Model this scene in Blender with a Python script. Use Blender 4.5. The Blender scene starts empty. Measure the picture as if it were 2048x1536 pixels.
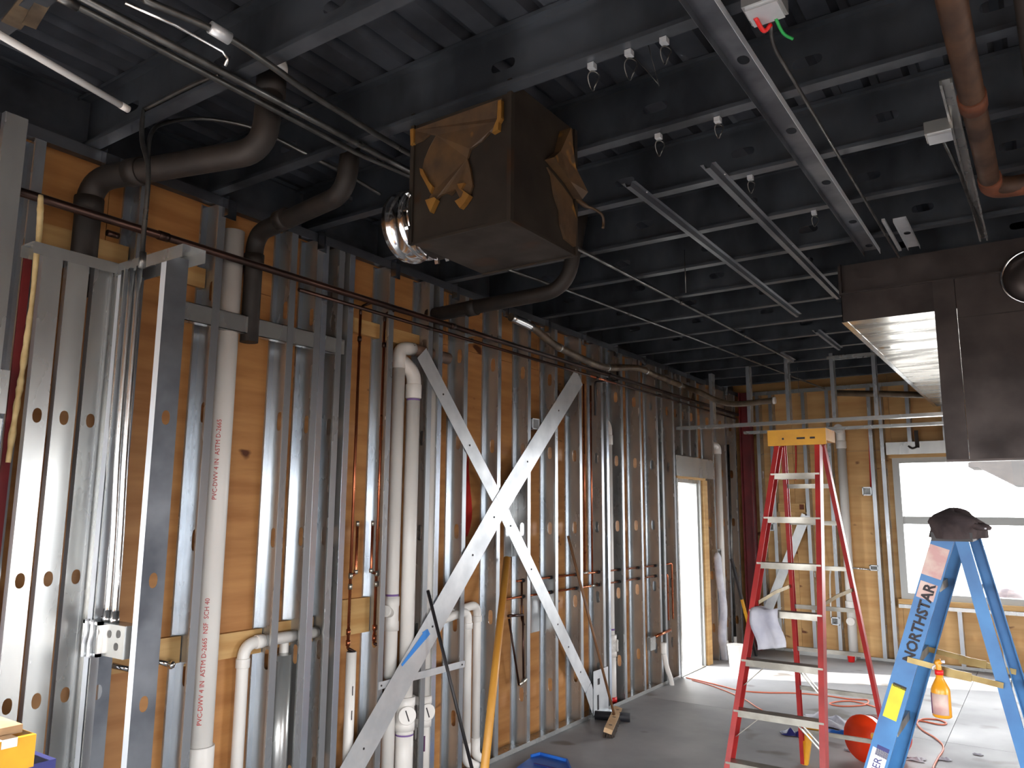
import bpy, math, random
from mathutils import Vector, Matrix
random.seed(11)
S = bpy.context.scene
COL = S.collection
V = Vector

# ------------------------------------------------------------------ camera
CAM = V((3.283, 0.0, 1.72))
CR = V((0.8263687, 0.5630932, 0.0063969))
CU = V((0.0835096, -0.1337729, 0.9874872))
CF = V((-0.5569030, 0.8154943, 0.1575694))
FPX = 1555.5
cd = bpy.data.cameras.new('camera')
cam = bpy.data.objects.new('camera', cd)
COL.objects.link(cam)
M = Matrix.Identity(4)
for i in range(3):
    M[i][0], M[i][1], M[i][2], M[i][3] = CR[i], CU[i], -CF[i], CAM[i]
cam.matrix_world = M
cd.sensor_width = 36.0
cd.lens = FPX / 2048 * 36
cd.clip_start = 0.02
S.camera = cam

# ------------------------------------------------------------------ light
W = bpy.data.worlds.new('sky')
S.world = W
W.use_nodes = True
bg = W.node_tree.nodes['Background']
bg.inputs[0].default_value = (0.95, 0.975, 1.0, 1)
bg.inputs[1].default_value = 17.0
sd = bpy.data.lights.new('sun', 'SUN')
sd.energy = 14.0
sd.angle = math.radians(1.0)
sd.color = (1.0, 0.96, 0.9)
sun = bpy.data.objects.new('sun', sd)
COL.objects.link(sun)
sun.rotation_euler = V((0.80, 0.32, -0.52)).to_track_quat('-Z', 'Y').to_euler()
S.view_settings.view_transform = 'Standard'
S.view_settings.look = 'None'
S.view_settings.gamma = 1.0
S.view_settings.use_curve_mapping = False
S.view_settings.exposure = 0.3
S.cycles.use_denoising = True
S.cycles.use_adaptive_sampling = True
S.cycles.adaptive_threshold = 0.05
S.cycles.max_bounces = 6
S.cycles.diffuse_bounces = 4
S.cycles.glossy_bounces = 4
S.cycles.transparent_max_bounces = 16
S.cycles.sample_clamp_indirect = 6.0
S.cycles.caustics_reflective = False
S.cycles.caustics_refractive = False

def portal(loc, rot, sx, sy):
    l = bpy.data.lights.new('daylight_portal', 'AREA')
    l.shape = 'RECTANGLE'; l.size = sx; l.size_y = sy
    l.cycles.is_portal = True
    o = bpy.data.objects.new('daylight_portal', l)
    COL.objects.link(o)
    o.location = loc; o.rotation_euler = rot
P2 = math.pi / 2
portal((3.1, 10.40, 1.5), (-P2, 0, 0), 2.6, 1.7)      # window in the far wall, shining toward -y
portal((-0.20, 0.02, 1.1), (0, -P2, 0), 2.0, 1.8)      # window in the left wall just outside the picture
portal((-0.22, 8.34, 1.0), (0, -P2, 0), 2.1, 0.85)     # doorway in the left wall, shining toward +x
portal((1.05, -2.62, 1.1), (P2, 0, 0), 2.5, 1.8)       # shop front behind the camera, shining toward +y
portal((6.72, 3.7, 1.1), (0, P2, 0), 1.8, 1.6)         # low window in the right wall, shining toward -x
portal((5.2, -2.62, 1.2), (P2, 0, 0), 2.4, 1.9)        # second pane of the shop front
portal((6.72, -1.2, 1.2), (0, P2, 0), 1.9, 2.2)         # corner window beside the shop front

# ------------------------------------------------------------------ pixel -> place on a known plane
def ray(px, py):
    return CR * ((px - 1024) / FPX) - CU * ((py - 768) / FPX) + CF
def OX(px, py, x):
    d = ray(px, py); return CAM + d * ((x - CAM.x) / d.x)
def OY(px, py, y):
    d = ray(px, py); return CAM + d * ((y - CAM.y) / d.y)
def OZ(px, py, z):
    d = ray(px, py); return CAM + d * ((z - CAM.z) / d.z)
def OP(px, py, p, n):
    d = ray(px, py); return CAM + d * ((V(p) - CAM).dot(n) / d.dot(n))

# ------------------------------------------------------------------ materials
def lin(r, g, b):
    f = lambda c: (c / 255 / 12.92) if c / 255 <= 0.04045 else ((c / 255 + 0.055) / 1.055) ** 2.4
    return (f(r), f(g), f(b), 1)
MATS = {}
def mat(name, c1, c2=None, scale=6.0, metallic=0.0, rough=0.5, rvar=0.0, stretch=(1, 1, 1), bump=0.0, detail=4.0,
        ramp=(0.35, 0.65), spots=None, coat=0.0, spec=0.5, emit=None):
    m = bpy.data.materials.new(name)
    m.use_nodes = True
    nt = m.node_tree
    b = nt.nodes['Principled BSDF']
    b.inputs['Base Color'].default_value = c1
    b.inputs['Metallic'].default_value = metallic
    b.inputs['Roughness'].default_value = rough
    b.inputs['Specular IOR Level'].default_value = spec
    if coat: b.inputs['Coat Weight'].default_value = coat
    if c2 or rvar or bump or spots:
        tc = nt.nodes.new('ShaderNodeTexCoord')
        mp = nt.nodes.new('ShaderNodeMapping')
        mp.inputs['Scale'].default_value = stretch
        oi = nt.nodes.new('ShaderNodeObjectInfo')
        mul = nt.nodes.new('ShaderNodeMath'); mul.operation = 'MULTIPLY'; mul.inputs[1].default_value = 37.0
        nt.links.new(oi.outputs['Random'], mul.inputs[0])
        add = nt.nodes.new('ShaderNodeVectorMath'); add.operation = 'ADD'
        nt.links.new(tc.outputs['Object'], add.inputs[0])
        nt.links.new(mul.outputs[0], add.inputs[1])
        nt.links.new(add.outputs[0], mp.inputs['Vector'])
        n = nt.nodes.new('ShaderNodeTexNoise')
        n.inputs['Scale'].default_value = scale
        n.inputs['Detail'].default_value = detail
        nt.links.new(mp.outputs[0], n.inputs['Vector'])
        rp = nt.nodes.new('ShaderNodeValToRGB')
        rp.color_ramp.elements[0].position = ramp[0]; rp.color_ramp.elements[0].color = c1
        rp.color_ramp.elements[1].position = ramp[1]; rp.color_ramp.elements[1].color = c2 or c1
        nt.links.new(n.outputs['Fac'], rp.inputs['Fac'])
        col = rp.outputs['Color']
        if spots:                                   # (colour, scale, threshold, stretch)
            n2 = nt.nodes.new('ShaderNodeTexNoise'); n2.inputs['Scale'].default_value = spots[1]
            n2.inputs['Detail'].default_value = 2.0
            mp2 = nt.nodes.new('ShaderNodeMapping'); mp2.inputs['Scale'].default_value = spots[3]
            nt.links.new(add.outputs[0], mp2.inputs['Vector']); nt.links.new(mp2.outputs[0], n2.inputs['Vector'])
            r2 = nt.nodes.new('ShaderNodeValToRGB')
            r2.color_ramp.elements[0].position = spots[2]; r2.color_ramp.elements[0].color = (0, 0, 0, 1)
            r2.color_ramp.elements[1].position = spots[2] + 0.06; r2.color_ramp.elements[1].color = (1, 1, 1, 1)
            nt.links.new(n2.outputs['Fac'], r2.inputs['Fac'])
            mx = nt.nodes.new('ShaderNodeMix'); mx.data_type = 'RGBA'
            nt.links.new(r2.outputs['Color'], mx.inputs['Factor'])
            nt.links.new(col, mx.inputs['A']); mx.inputs['B'].default_value = spots[0]
            col = mx.outputs['Result']
        nt.links.new(col, b.inputs['Base Color'])
        if rvar:
            mr = nt.nodes.new('ShaderNodeMapRange')
            mr.inputs['To Min'].default_value = max(0.02, rough - rvar); mr.inputs['To Max'].default_value = min(1, rough + rvar)
            mr.inputs['From Min'].default_value = 0.3; mr.inputs['From Max'].default_value = 0.7
            nt.links.new(n.outputs['Fac'], mr.inputs['Value']); nt.links.new(mr.outputs[0], b.inputs['Roughness'])
        if bump:
            bp = nt.nodes.new('ShaderNodeBump'); bp.inputs['Strength'].default_value = bump; bp.inputs['Distance'].default_value = 0.01
            nt.links.new(n.outputs['Fac'], bp.inputs['Height']); nt.links.new(bp.outputs[0], b.inputs['Normal'])
    if emit:
        b.inputs['Emission Color'].default_value = emit[0]; b.inputs['Emission Strength'].default_value = emit[1]
    MATS[name] = m
    return m
mat('front_steel', lin(170, 174, 178), lin(150, 154, 159), 5.0, 0.72, 0.31, 0.06, (1, 1, 0.35))  # greyer copy of the steel, used on the front flanges of the sections
mat('lit_flange_steel', lin(222, 226, 230), lin(204, 210, 218), 5.0, 0.3, 0.42, 0.05, (1, 1, 0.35))  # steel copied paler, window light on the chase flanges put into its colour
mat('lit_back_steel', lin(210, 219, 232), lin(192, 203, 218), 5.0, 0.85, 0.24, 0.05, (1, 1, 0.35))  # bluish paler copy of the steel; sky gleam on back flanges in its colour
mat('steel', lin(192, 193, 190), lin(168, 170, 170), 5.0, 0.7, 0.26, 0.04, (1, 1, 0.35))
mat('joist_steel', lin(90, 95, 102), lin(48, 52, 58), 3.0, 0.6, 0.42, 0.10, (0.5, 1, 1), 0.03)
mat('deck_steel', lin(88, 92, 100), lin(54, 57, 63), 2.5, 0.6, 0.5, 0.1)
mat('dull_steel', lin(122, 126, 132), lin(84, 87, 94), 4.0, 0.85, 0.42, 0.08, (1, 0.4, 1))
mat('duct_steel', lin(52, 46, 40), lin(33, 28, 25), 4.0, 0.1, 0.55, 0.1, ramp=(0.3, 0.7), spots=(lin(50, 34, 22), 5.0, 0.6, (1, 1, 1)), spec=0.2)
mat('hood_steel', lin(82, 75, 73), lin(55, 49, 48), 3.0, 0.75, 0.45, 0.12)
mat('polished_steel', lin(198, 192, 180), lin(84, 76, 64), 3.4, 0.95, 0.24, 0.16, (0.5, 1.8, 1), ramp=(0.42, 0.58))
mat('bright_steel', lin(225, 226, 226), lin(190, 192, 195), 8.0, 1.0, 0.16, 0.05)
mat('strap_steel', lin(214, 217, 220), lin(194, 198, 202), 7.0, 0.5, 0.36, 0.05)
mat('conduit', lin(112, 112, 110), lin(78, 77, 76), 9.0, 0.85, 0.35, 0.08)
mat('shiny_conduit', lin(214, 216, 216), None, 6.0, 0.95, 0.22)
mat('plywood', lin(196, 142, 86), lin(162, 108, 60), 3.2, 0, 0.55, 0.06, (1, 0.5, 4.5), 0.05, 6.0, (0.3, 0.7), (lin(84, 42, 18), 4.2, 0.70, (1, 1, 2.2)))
mat('plywood_far_lit', lin(222, 178, 118), lin(200, 150, 92), 3.0, 0, 0.6, 0.05, (0.5, 1, 4.5), 0.05, 6.0, (0.3, 0.7), (lin(120, 66, 34), 4.2, 0.70, (1, 1, 2.2)))  # same plywood in lighter colours, the far wall's stronger daylight mixed in
mat('lumber', lin(206, 168, 112), lin(182, 138, 82), 3.0, 0, 0.6, 0.05, (1, 0.6, 6), 0.04)
mat('pvc', lin(234, 231, 226), lin(220, 216, 211), 3.0, 0, 0.38, 0.05, (1, 1, 0.5))
mat('pvc_dark', lin(120, 96, 82), lin(70, 52, 44), 6.0, 0, 0.55)
mat('purple_primer', lin(120, 90, 150), None, 8.0, 0, 0.5)
mat('copper', lin(196, 118, 82), lin(150, 82, 56), 7.0, 0.9, 0.30, 0.08)
mat('old_copper', lin(74, 50, 42), lin(40, 30, 27), 5.0, 0.75, 0.38, 0.1, (1, 0.6, 1))
mat('cast_iron', lin(42, 34, 29), lin(28, 23, 20), 8.0, 0.1, 0.65, 0.08)
mat('rusty_iron', lin(84, 60, 44), lin(56, 40, 32), 7.0, 0.3, 0.55, 0.1)
mat('rust', lin(112, 60, 34), lin(80, 44, 26), 12.0, 0.1, 0.7)
mat('solder', lin(190, 186, 174), None, 8.0, 0.9, 0.35)
mat('concrete', lin(164, 164, 165), lin(138, 138, 140), 1.6, 0, 0.55, 0.10, (1, 1, 1), 0.02, 8.0, (0.3, 0.72), (lin(118, 114, 110), 2.3, 0.65, (1, 1, 1)), spec=0.3)
mat('red_fiberglass', lin(180, 52, 50), lin(152, 42, 42), 6.0, 0, 0.38)
mat('blue_fiberglass', lin(58, 122, 178), lin(42, 98, 152), 5.0, 0, 0.42)
mat('aluminium', lin(160, 157, 148), lin(128, 124, 116), 7.0, 0.75, 0.42, 0.08)
mat('yellow_plastic', lin(226, 164, 24), lin(200, 140, 20), 6.0, 0, 0.45)
mat('orange_plastic', lin(238, 66, 22), lin(220, 54, 18), 3.0, 0, 0.35)
mat('black_plastic', lin(38, 34, 36), lin(24, 22, 24), 8.0, 0, 0.5)
mat('black_rubber', lin(30, 30, 36), lin(18, 18, 24), 8.0, 0, 0.6)
mat('cloth_dark', lin(74, 62, 62), lin(52, 42, 44), 14.0, 0, 0.85, bump=0.3)
mat('amber_plastic', lin(226, 158, 36), lin(206, 134, 22), 3.0, 0, 0.3)
mat('red_plastic', lin(214, 30, 30), None, 3.0, 0, 0.4)
mat('label_paper', lin(206, 186, 176), lin(190, 150, 146), 18.0, 0, 0.6)
mat('purple_ink', lin(96, 50, 92), None, 3.0, 0, 0.6)
mat('yellow_label', lin(226, 214, 40), lin(204, 190, 30), 10.0, 0, 0.5)
mat('white_label', lin(206, 206, 212), None, 3.0, 0, 0.5)
mat('navy_ink', lin(40, 44, 110), None, 3.0, 0, 0.5)
mat('ink', lin(40, 36, 40), None, 3.0, 0, 0.7)
mat('stamp_ink', lin(86, 50, 28), None, 3.0, 0, 0.7)
mat('stud_ink', lin(84, 82, 84), None, 3.0, 0.3, 0.5)
mat('paper', lin(206, 206, 212), lin(168, 168, 182), 6.0, 0, 0.7)
mat('blue_plastic', lin(44, 112, 206), lin(32, 90, 176), 8.0, 0, 0.45)
mat('blue_tape', lin(50, 132, 214), None, 6.0, 0, 0.6)
mat('orange_cord', lin(236, 128, 96), None, 6.0, 0, 0.5)
mat('bamboo', lin(208, 150, 62), lin(186, 124, 46), 5.0, 0, 0.45, 0, (1, 1, 0.2))
mat('broom_wood', lin(200, 168, 130), lin(172, 136, 98), 8.0, 0, 0.6)
mat('stick_wood', lin(120, 84, 54), lin(92, 62, 40), 9.0, 0, 0.55)
mat('bristle', lin(66, 54, 46), lin(40, 34, 30), 30.0, 0, 0.9)
mat('red_paint', lin(196, 44, 34), lin(168, 34, 30), 7.0, 0, 0.6)
mat('red_column', lin(112, 30, 34), lin(88, 22, 28), 4.0, 0, 0.5)
mat('foam', lin(214, 192, 142), lin(196, 170, 120), 20.0, 0, 0.9, bump=0.6)
mat('mastic', lin(84, 62, 38), lin(58, 42, 28), 9.0, 0, 0.55, 0.1, spots=(lin(140, 96, 36), 8.0, 0.64, (1, 1, 1)))
mat('amber_edge', lin(130, 92, 38), lin(104, 70, 28), 9.0, 0, 0.5)
mat('insulation', lin(108, 92, 72), lin(62, 51, 40), 8.0, 0.1, 0.5, 0.1, (1, 1, 1), 0.25)
mat('white_tube', lin(206, 206, 204), None, 6.0, 0, 0.25)
mat('vinyl', lin(176, 178, 176), None, 6.0, 0, 0.4)
mat('brass', lin(150, 134, 92), lin(120, 102, 66), 8.0, 0.85, 0.32)
mat('green_wire', lin(30, 150, 70), None, 6.0, 0, 0.45)
mat('outdoor_wall', lin(190, 186, 178), lin(170, 166, 160), 2.0, 0, 0.8)
mat('dark_roof', lin(50, 47, 46), lin(40, 38, 38), 3.0, 0, 0.8)
mat('pavement', lin(120, 119, 117), lin(104, 103, 101), 1.0, 0, 0.9)
mat('gypsum', lin(150, 140, 128), lin(128, 116, 104), 2.0, 0, 0.8)
g = bpy.data.materials.new('glass'); g.use_nodes = True
nt = g.node_tree; nt.nodes.clear()
o_ = nt.nodes.new('ShaderNodeOutputMaterial'); mx_ = nt.nodes.new('ShaderNodeMixShader')
t_ = nt.nodes.new('ShaderNodeBsdfTransparent'); gl_ = nt.nodes.new('ShaderNodeBsdfGlossy'); gl_.inputs['Roughness'].default_value = 0.02
mx_.inputs[0].default_value = 0.06
nt.links.new(t_.outputs[0], mx_.inputs[1]); nt.links.new(gl_.outputs[0], mx_.inputs[2]); nt.links.new(mx_.outputs[0], o_.inputs[0])
MATS['glass'] = g

# ------------------------------------------------------------------ mesh builder
class MB:
    def __init__(s): s.v = []; s.f = []; s.s = []
    def add(s, vs, fs, smooth=False):
        n = len(s.v); s.v += [tuple(p) for p in vs]
        for f in fs: s.f.append(tuple(i + n for i in f)); s.s.append(smooth)
        return s
    def hexa(s, p):
        return s.add(p, [(0, 3, 2, 1), (4, 5, 6, 7), (0, 1, 5, 4), (1, 2, 6, 5), (2, 3, 7, 6), (3, 0, 4, 7)])
    def box(s, x0, x1, y0, y1, z0, z1):
        return s.hexa([(x0, y0, z0), (x1, y0, z0), (x1, y1, z0), (x0, y1, z0), (x0, y0, z1), (x1, y0, z1), (x1, y1, z1), (x0, y1, z1)])
    def bar(s, p0, p1, a, b, up=(0, 0, 1)):
        """box section bar from p0 to p1; a across, b along 'up'"""
        p0 = V(p0); p1 = V(p1); d = (p1 - p0).normalized(); u = V(up)
        sd_ = d.cross(u)
        if sd_.length < 1e-4: sd_ = d.cross(V((1, 0, 0)))
        sd_.normalize(); u = sd_.cross(d).normalized()
        q = []
        for p in (p0, p1):
            q += [p - sd_ * a / 2 - u * b / 2, p + sd_ * a / 2 - u * b / 2, p + sd_ * a / 2 + u * b / 2, p - sd_ * a / 2 + u * b / 2]
        return s.hexa(q)
    def prism(s, poly, p0, p1, ax, ay):
        """closed 2D outline swept from p0 to p1"""
        n = len(poly); ax = V(ax); ay = V(ay)
        vs = [V(p) + ax * a + ay * b for p in (p0, p1) for a, b in poly]
        fs = [(i, (i + 1) % n, n + (i + 1) % n, n + i) for i in range(n)] + [tuple(range(n))[::-1], tuple(range(n, 2 * n))]
        return s.add(vs, fs)
    def tube(s, pts, r, n=12, cap=True, smooth=True):
        pts = [V(p) for p in pts]
        rs = r if isinstance(r, (list, tuple)) else [r] * len(pts)
        t = (pts[1] - pts[0]).normalized()
        u = t.orthogonal().normalized()
        vs = []
        for i, p in enumerate(pts):
            if i == 0: tn = t
            elif i == len(pts) - 1: tn = (pts[i] - pts[i - 1]).normalized()
            else:
                a_ = pts[i] - pts[i - 1]; b_ = pts[i + 1] - pts[i]
                tn = (a_.normalized() if a_.length > 1e-9 else t) + (b_.normalized() if b_.length > 1e-9 else t)
                tn = tn.normalized() if tn.length > 1e-6 else t
            u = (u - tn * u.dot(tn))
            u = u.normalized() if u.length > 1e-6 else tn.orthogonal().normalized()
            w = tn.cross(u)
            for k in range(n):
                a = 2 * math.pi * k / n
                vs.append(p + (u * math.cos(a) + w * math.sin(a)) * rs[i])
        fs = [(i * n + k, i * n + (k + 1) % n, (i + 1) * n + (k + 1) % n, (i + 1) * n + k) for i in range(len(pts) - 1) for k in range(n)]
        s.add(vs, fs, smooth)
        if cap:
            m = len(s.v) - len(vs)
            s.f.append(tuple(m + k for k in range(n))[::-1]); s.s.append(False)
            s.f.append(tuple(m + (len(pts) - 1) * n + k for k in range(n))); s.s.append(False)
        return s
    def lathe(s, p, ax, prof, n=20):
        """prof: list of (distance along ax, radius)"""
        ax = V(ax).normalized()
        return s.tube([V(p) + ax * t for t, r in prof], [max(r, 1e-4) for t, r in prof], n)
    def plate(s, poly, p, ax, ay, th):
        """flat outline plate with thickness th"""
        az = V(ax).cross(V(ay)).normalized()
        return s.prism(poly, V(p), V(p) + az * th, ax, ay)
    def build(s, name, m, parent=None, mod=None):
        me = bpy.data.meshes.new(name)
        me.from_pydata(s.v, [], s.f)
        me.polygons.foreach_set('use_smooth', s.s)
        me.materials.append(MATS[m])
        me.update()
        return place(me, name, parent, None, mod)
def place(me, name, parent=None, mw=None, mod=None):
    o = bpy.data.objects.new(name, me)
    COL.objects.link(o)
    if mw is not None: o.matrix_world = mw
    if parent: o.parent = parent
    if mod:
        q = o.modifiers.new('sheet', 'SOLIDIFY'); q.thickness = mod; q.offset = 0
    return o
def tag(o, label, cat, group=None):
    o['label'] = label; o['category'] = cat
    if group: o['group'] = group
    return o
def thing(name, label, cat, group=None, loc=(0, 0, 0)):
    o = bpy.data.objects.new(name, None); COL.objects.link(o); o.empty_display_size = 0.1
    o.location = loc
    return tag(o, label, cat, group)
def struct(name):
    o = bpy.data.objects.new(name, None); COL.objects.link(o); o['kind'] = 'structure'
    return o
def arc(p, a, b, ang0, ang1, r, n=8):
    """points of a bend: p + r*(a cos + b sin)"""
    return [V(p) + (V(a) * math.cos(ang0 + (ang1 - ang0) * i / n) + V(b) * math.sin(ang0 + (ang1 - ang0) * i / n)) * r for i in range(n + 1)]
def smooth(pts, k=5):
    """Catmull-Rom through the points"""
    pts = [V(p) for p in pts]
    q = [pts[0] * 2 - pts[1]] + pts + [pts[-1] * 2 - pts[-2]]
    out = []
    for i in range(1, len(q) - 2):
        for j in range(k):
            t = j / k
            a, b, c, d = q[i - 1], q[i], q[i + 1], q[i + 2]
            out.append(0.5 * ((2 * b) + (c - a) * t + (2 * a - 5 * b + 4 * c - d) * t * t + (3 * b - a - 3 * c + d) * t ** 3))
    out.append(pts[-1])
    return out
def fillet(pts, r, n=6):
    """polyline with rounded corners"""
    pts = [V(p) for p in pts]; out = [pts[0]]
    for i in range(1, len(pts) - 1):
        a = (pts[i - 1] - pts[i]); b = (pts[i + 1] - pts[i])
        d = min(r, a.length * 0.48, b.length * 0.48)
        p0 = pts[i] + a.normalized() * d; p1 = pts[i] + b.normalized() * d
        for k in range(n + 1):
            t = k / n
            out.append(p0 * (1 - t) ** 2 + pts[i] * 2 * t * (1 - t) + p1 * t * t)
    return out + [pts[-1]]
_tx = {}
def text_mesh(txt, size, m, bold=0.0):
    k = (txt, size, m, bold)
    if k not in _tx:
        c = bpy.data.curves.new('lettering', 'FONT'); c.body = txt; c.size = size; c.resolution_u = 2; c.offset = bold
        o = bpy.data.objects.new('lettering', c); COL.objects.link(o)
        dg = bpy.context.evaluated_depsgraph_get()
        me = bpy.data.meshes.new_from_object(o.evaluated_get(dg))
        bpy.data.objects.remove(o); bpy.data.curves.remove(c)
        me.materials.clear(); me.materials.append(MATS[m])
        _tx[k] = me
    return _tx[k]
def lettering(txt, size, m, p, right, up, parent, name='lettering', bold=0.0):
    right = V(right).normalized(); up = V(up).normalized(); n = right.cross(up)
    up = n.cross(right)
    w = Matrix.Identity(4)
    for i in range(3): w[i][0], w[i][1], w[i][2], w[i][3] = right[i], up[i], n[i], p[i]
    o = place(text_mesh(txt, size, m, bold), name, parent)
    o.matrix_world = w if parent is None else parent.matrix_basis.inverted() @ w
    return o

# cold-formed C section with punched slots; local x: depth (front face at 0, back at -depth),
# local y: web at 0, flanges toward -y, local z: length
_cs = {}
def cee(depth, fl, lip, L, holes=(), hw=0.019, hh=0.05, m='steel'):
    key = (depth, fl, lip, round(L, 3), tuple(holes), hw, hh, m)
    if key in _cs: return _cs[key]
    b = MB()
    def strip(p, q): b.add([(p[0], p[1], 0), (q[0], q[1], 0), (q[0], q[1], L), (p[0], p[1], L)], [(0, 1, 2, 3)])
    if lip: strip((-lip, -fl), (0, -fl))
    strip((0, -fl), (0, 0)); front = len(b.f) - 1
    strip((-depth, 0), (-depth, -fl)); back = len(b.f) - 1
    if lip: strip((-depth, -fl), (-depth + lip, -fl))
    z = 0.0; c = -depth / 2
    per = [(1, 0), (1, .5), (1, 1), (.5, 1), (0, 1), (-.5, 1), (-1, 1), (-1, .5), (-1, 0), (-1, -.5), (-1, -1), (-.5, -1), (0, -1), (.5, -1), (1, -1), (1, -.5)]
    e1_, e2_ = (0.7, 0.55) if hh > hw * 2 else (0.95, 0.9)
    sg = lambda a, e: math.copysign(abs(a) ** e, a)
    for h in sorted(holes):
        c0, c1 = h - hh - 0.03, h + hh + 0.03
        if c0 < z or c1 > L: continue
        b.add([(0, 0, z), (-depth, 0, z), (-depth, 0, c0), (0, 0, c0)], [(0, 1, 2, 3)])
        out = [(c + a * depth / 2, 0, h + d * (hh + 0.03)) for a, d in per]
        inn = []
        for a, d in per:
            t = math.atan2(d, a); inn.append((c + hw * sg(math.cos(t), e1_), 0, h + hh * sg(math.sin(t), e2_)))
        b.add(out + inn, [(i, (i + 1) % 16, 16 + (i + 1) % 16, 16 + i) for i in range(16)])
        z = c1
    b.add([(0, 0, z), (-depth, 0, z), (-depth, 0, L), (0, 0, L)], [(0, 1, 2, 3)])
    me = bpy.data.meshes.new('section'); me.from_pydata(b.v, [], b.f); me.materials.append(MATS[m]); me.update()
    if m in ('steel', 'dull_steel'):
        me.materials.append(MATS['front_steel' if m == 'steel' else 'lit_flange_steel']); me.polygons[front].material_index = 1
        if m == 'steel' and depth > .15: me.materials.append(MATS['lit_back_steel']); me.polygons[back].material_index = 2
    _cs[key] = me
    return me
def frame(p, ax, ay, az):
    w = Matrix.Identity(4)
    for i in range(3): w[i][0], w[i][1], w[i][2], w[i][3] = ax[i], ay[i], az[i], p[i]
    return w
def track(name, parent, p0, p1, width_dir, width, leg_dir, leg, m='steel', th=0.0015):
    """U track: web from p0 to p1, 'width' wide along width_dir, legs 'leg' long along leg_dir"""
    w = V(width_dir) * width; l = V(leg_dir) * leg; p0 = V(p0); p1 = V(p1)
    b = MB()
    for a, c in ((p0 + l, p0), (p0, p0 + w), (p0 + w, p0 + w + l)):
        d = p1 - p0
        b.add([a, c, c + d, a + d], [(0, 1, 2, 3)])
    return b.build(name, m, parent, th)

# ================================================================== THE SETTING
ZJ = 3.25                     # underside of the joists
YB = 10.17                    # room face of the far wall
XR = 6.6; YF = -2.5
# ---- ground outside and floor slabs
o = MB().box(-30, 40, -30, 45, -0.30, -0.12).build('ground', 'pavement'); o['kind'] = 'structure'
floor = struct('floor')
for x0, x1 in ((-0.17, 2.498), (2.502, XR)):
    for y0, y1 in ((YF, 1.998), (2.002, 6.978), (6.982, YB + 0.17)):
        MB().box(x0, x1, y0, y1, -0.12, 0.0).build('floor_slab', 'concrete', floor)
o = MB().box(-0.17, XR, YF, YB + 0.17, -0.14, -0.006).build('joint_filler', 'cast_iron', floor)

# ---- left wall
wl = struct('wall_left')
XB = -0.152                   # room face of the sheathing
SEAM = 2.86
def ply(parent, x0, x1, y0, y1, z0, z1, m='plywood'):
    return MB().box(x0, x1, y0, y1, z0, z1).build('plywood_panel', m, parent)
ys = [0.92, 1.16, 2.36, 3.58, 4.80, 6.02, 7.24, 7.95]
for a, b in zip(ys, ys[1:]):
    ply(wl, XB - 0.012, XB, a + 0.0015, b - 0.0015, 0.0, SEAM - 0.0015)
ply(wl, XB - 0.012, XB, -2.5, -0.88, 0.0, SEAM - 0.0015)
ply(wl, XB - 0.012, XB, -0.877, 0.917, 2.1, SEAM - 0.0015)
ply(wl, XB - 0.012, XB, -0.877, 0.917, 0.0, 0.1)
for a, b in zip([-2.5, -0.7, 0.55, 1.75, 2.97, 4.19, 5.41, 6.63, 7.85, 9.07], [-0.7, 0.55, 1.75, 2.97, 4.19, 5.41, 6.63, 7.85, 9.07, 10.33]):
    ply(wl, XB - 0.012, XB, a + 0.0015, b - 0.0015, SEAM + 0.0015, 3.50)
ply(wl, XB - 0.012, XB, 7.953, 8.72, 2.06, SEAM - 0.0015)
ply(wl, XB - 0.012, XB, 8.723, 10.33, 0.0, SEAM - 0.0015)
MB().box(XB - 0.20, XB - 0.013, YF, -0.88, 0, 3.5).box(XB - 0.20, XB - 0.013, -0.88, 0.92, 2.1, 3.5).box(XB - 0.20, XB - 0.013, -0.88, 0.92, 0, 0.1).box(XB - 0.20, XB - 0.013, 0.92, 7.95, 0, 3.5).box(XB - 0.20, XB - 0.013, 8.72, 10.33, 0, 3.5).box(XB - 0.20, XB - 0.013, 7.95, 8.72, 2.06, 3.5).build('outer_cladding', 'outdoor_wall', wl)
H6 = [0.35, 0.95, 1.56, 2.17, 2.78]
def stud6(y, z0=0.0, z1=3.235, holes=H6, flip=False, lip=0.012):
    me = cee(0.152, 0.041, lip, z1 - z0, [h - z0 for h in holes])
    mw = frame((0, y, z0), (1, 0, 0), (0, 1, 0), (0, 0, 1))
    if flip: mw = frame((-0.152, y, z0), (-1, 0, 0), (0, -1, 0), (0, 0, 1))
    return place(me, 'stud', wl, mw, 0.0014)
SY = [1.0, 1.40, 1.855, 2.257, 2.717, 3.065, 3.493, 3.872, 4.258, 4.665, 5.07, 5.478, 5.884, 6.285, 6.690, 7.094, 7.498]
studs = {}
for y in SY: studs[y] = stud6(y)
for y, fl in ((2.90, False), (2.902, True), (3.108, True), (3.935, True), (6.345, True)):
    stud6(y, flip=fl)
stud6(7.625); stud6(7.93)
for y in (9.14, 9.60, 9.98): stud6(y)
for y in (8.16, 8.40, 8.62): stud6(y, 2.31, 3.235, [2.78])
track('bottom_track', wl, (-0.153, 7.93, 0.002), (-0.153, YF, 0.002), (1, 0, 0), 0.155, (0, 0, 1), 0.032)
track('top_track', wl, (-0.153, YF, 3.246), (-0.153, 10.33, 3.246), (1, 0, 0), 0.155, (0, 0, -1), 0.05, 'dull_steel')
track('rim_track', wl, (-0.13, YF, 3.262), (-0.13, 10.33, 3.262), (0, 0, 1), 0.245, (1, 0, 0), 0.05, 'joist_steel')
# header of the niche beside the tall white pipe
MB().box(-0.004, 0.0, 2.06, 3.09, 2.585, 2.675).box(-0.045, 0.0, 2.06, 3.09, 2.672, 2.675).box(-0.045, 0.0, 2.06, 3.09, 2.585, 2.588).build('header', 'steel', wl)
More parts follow.
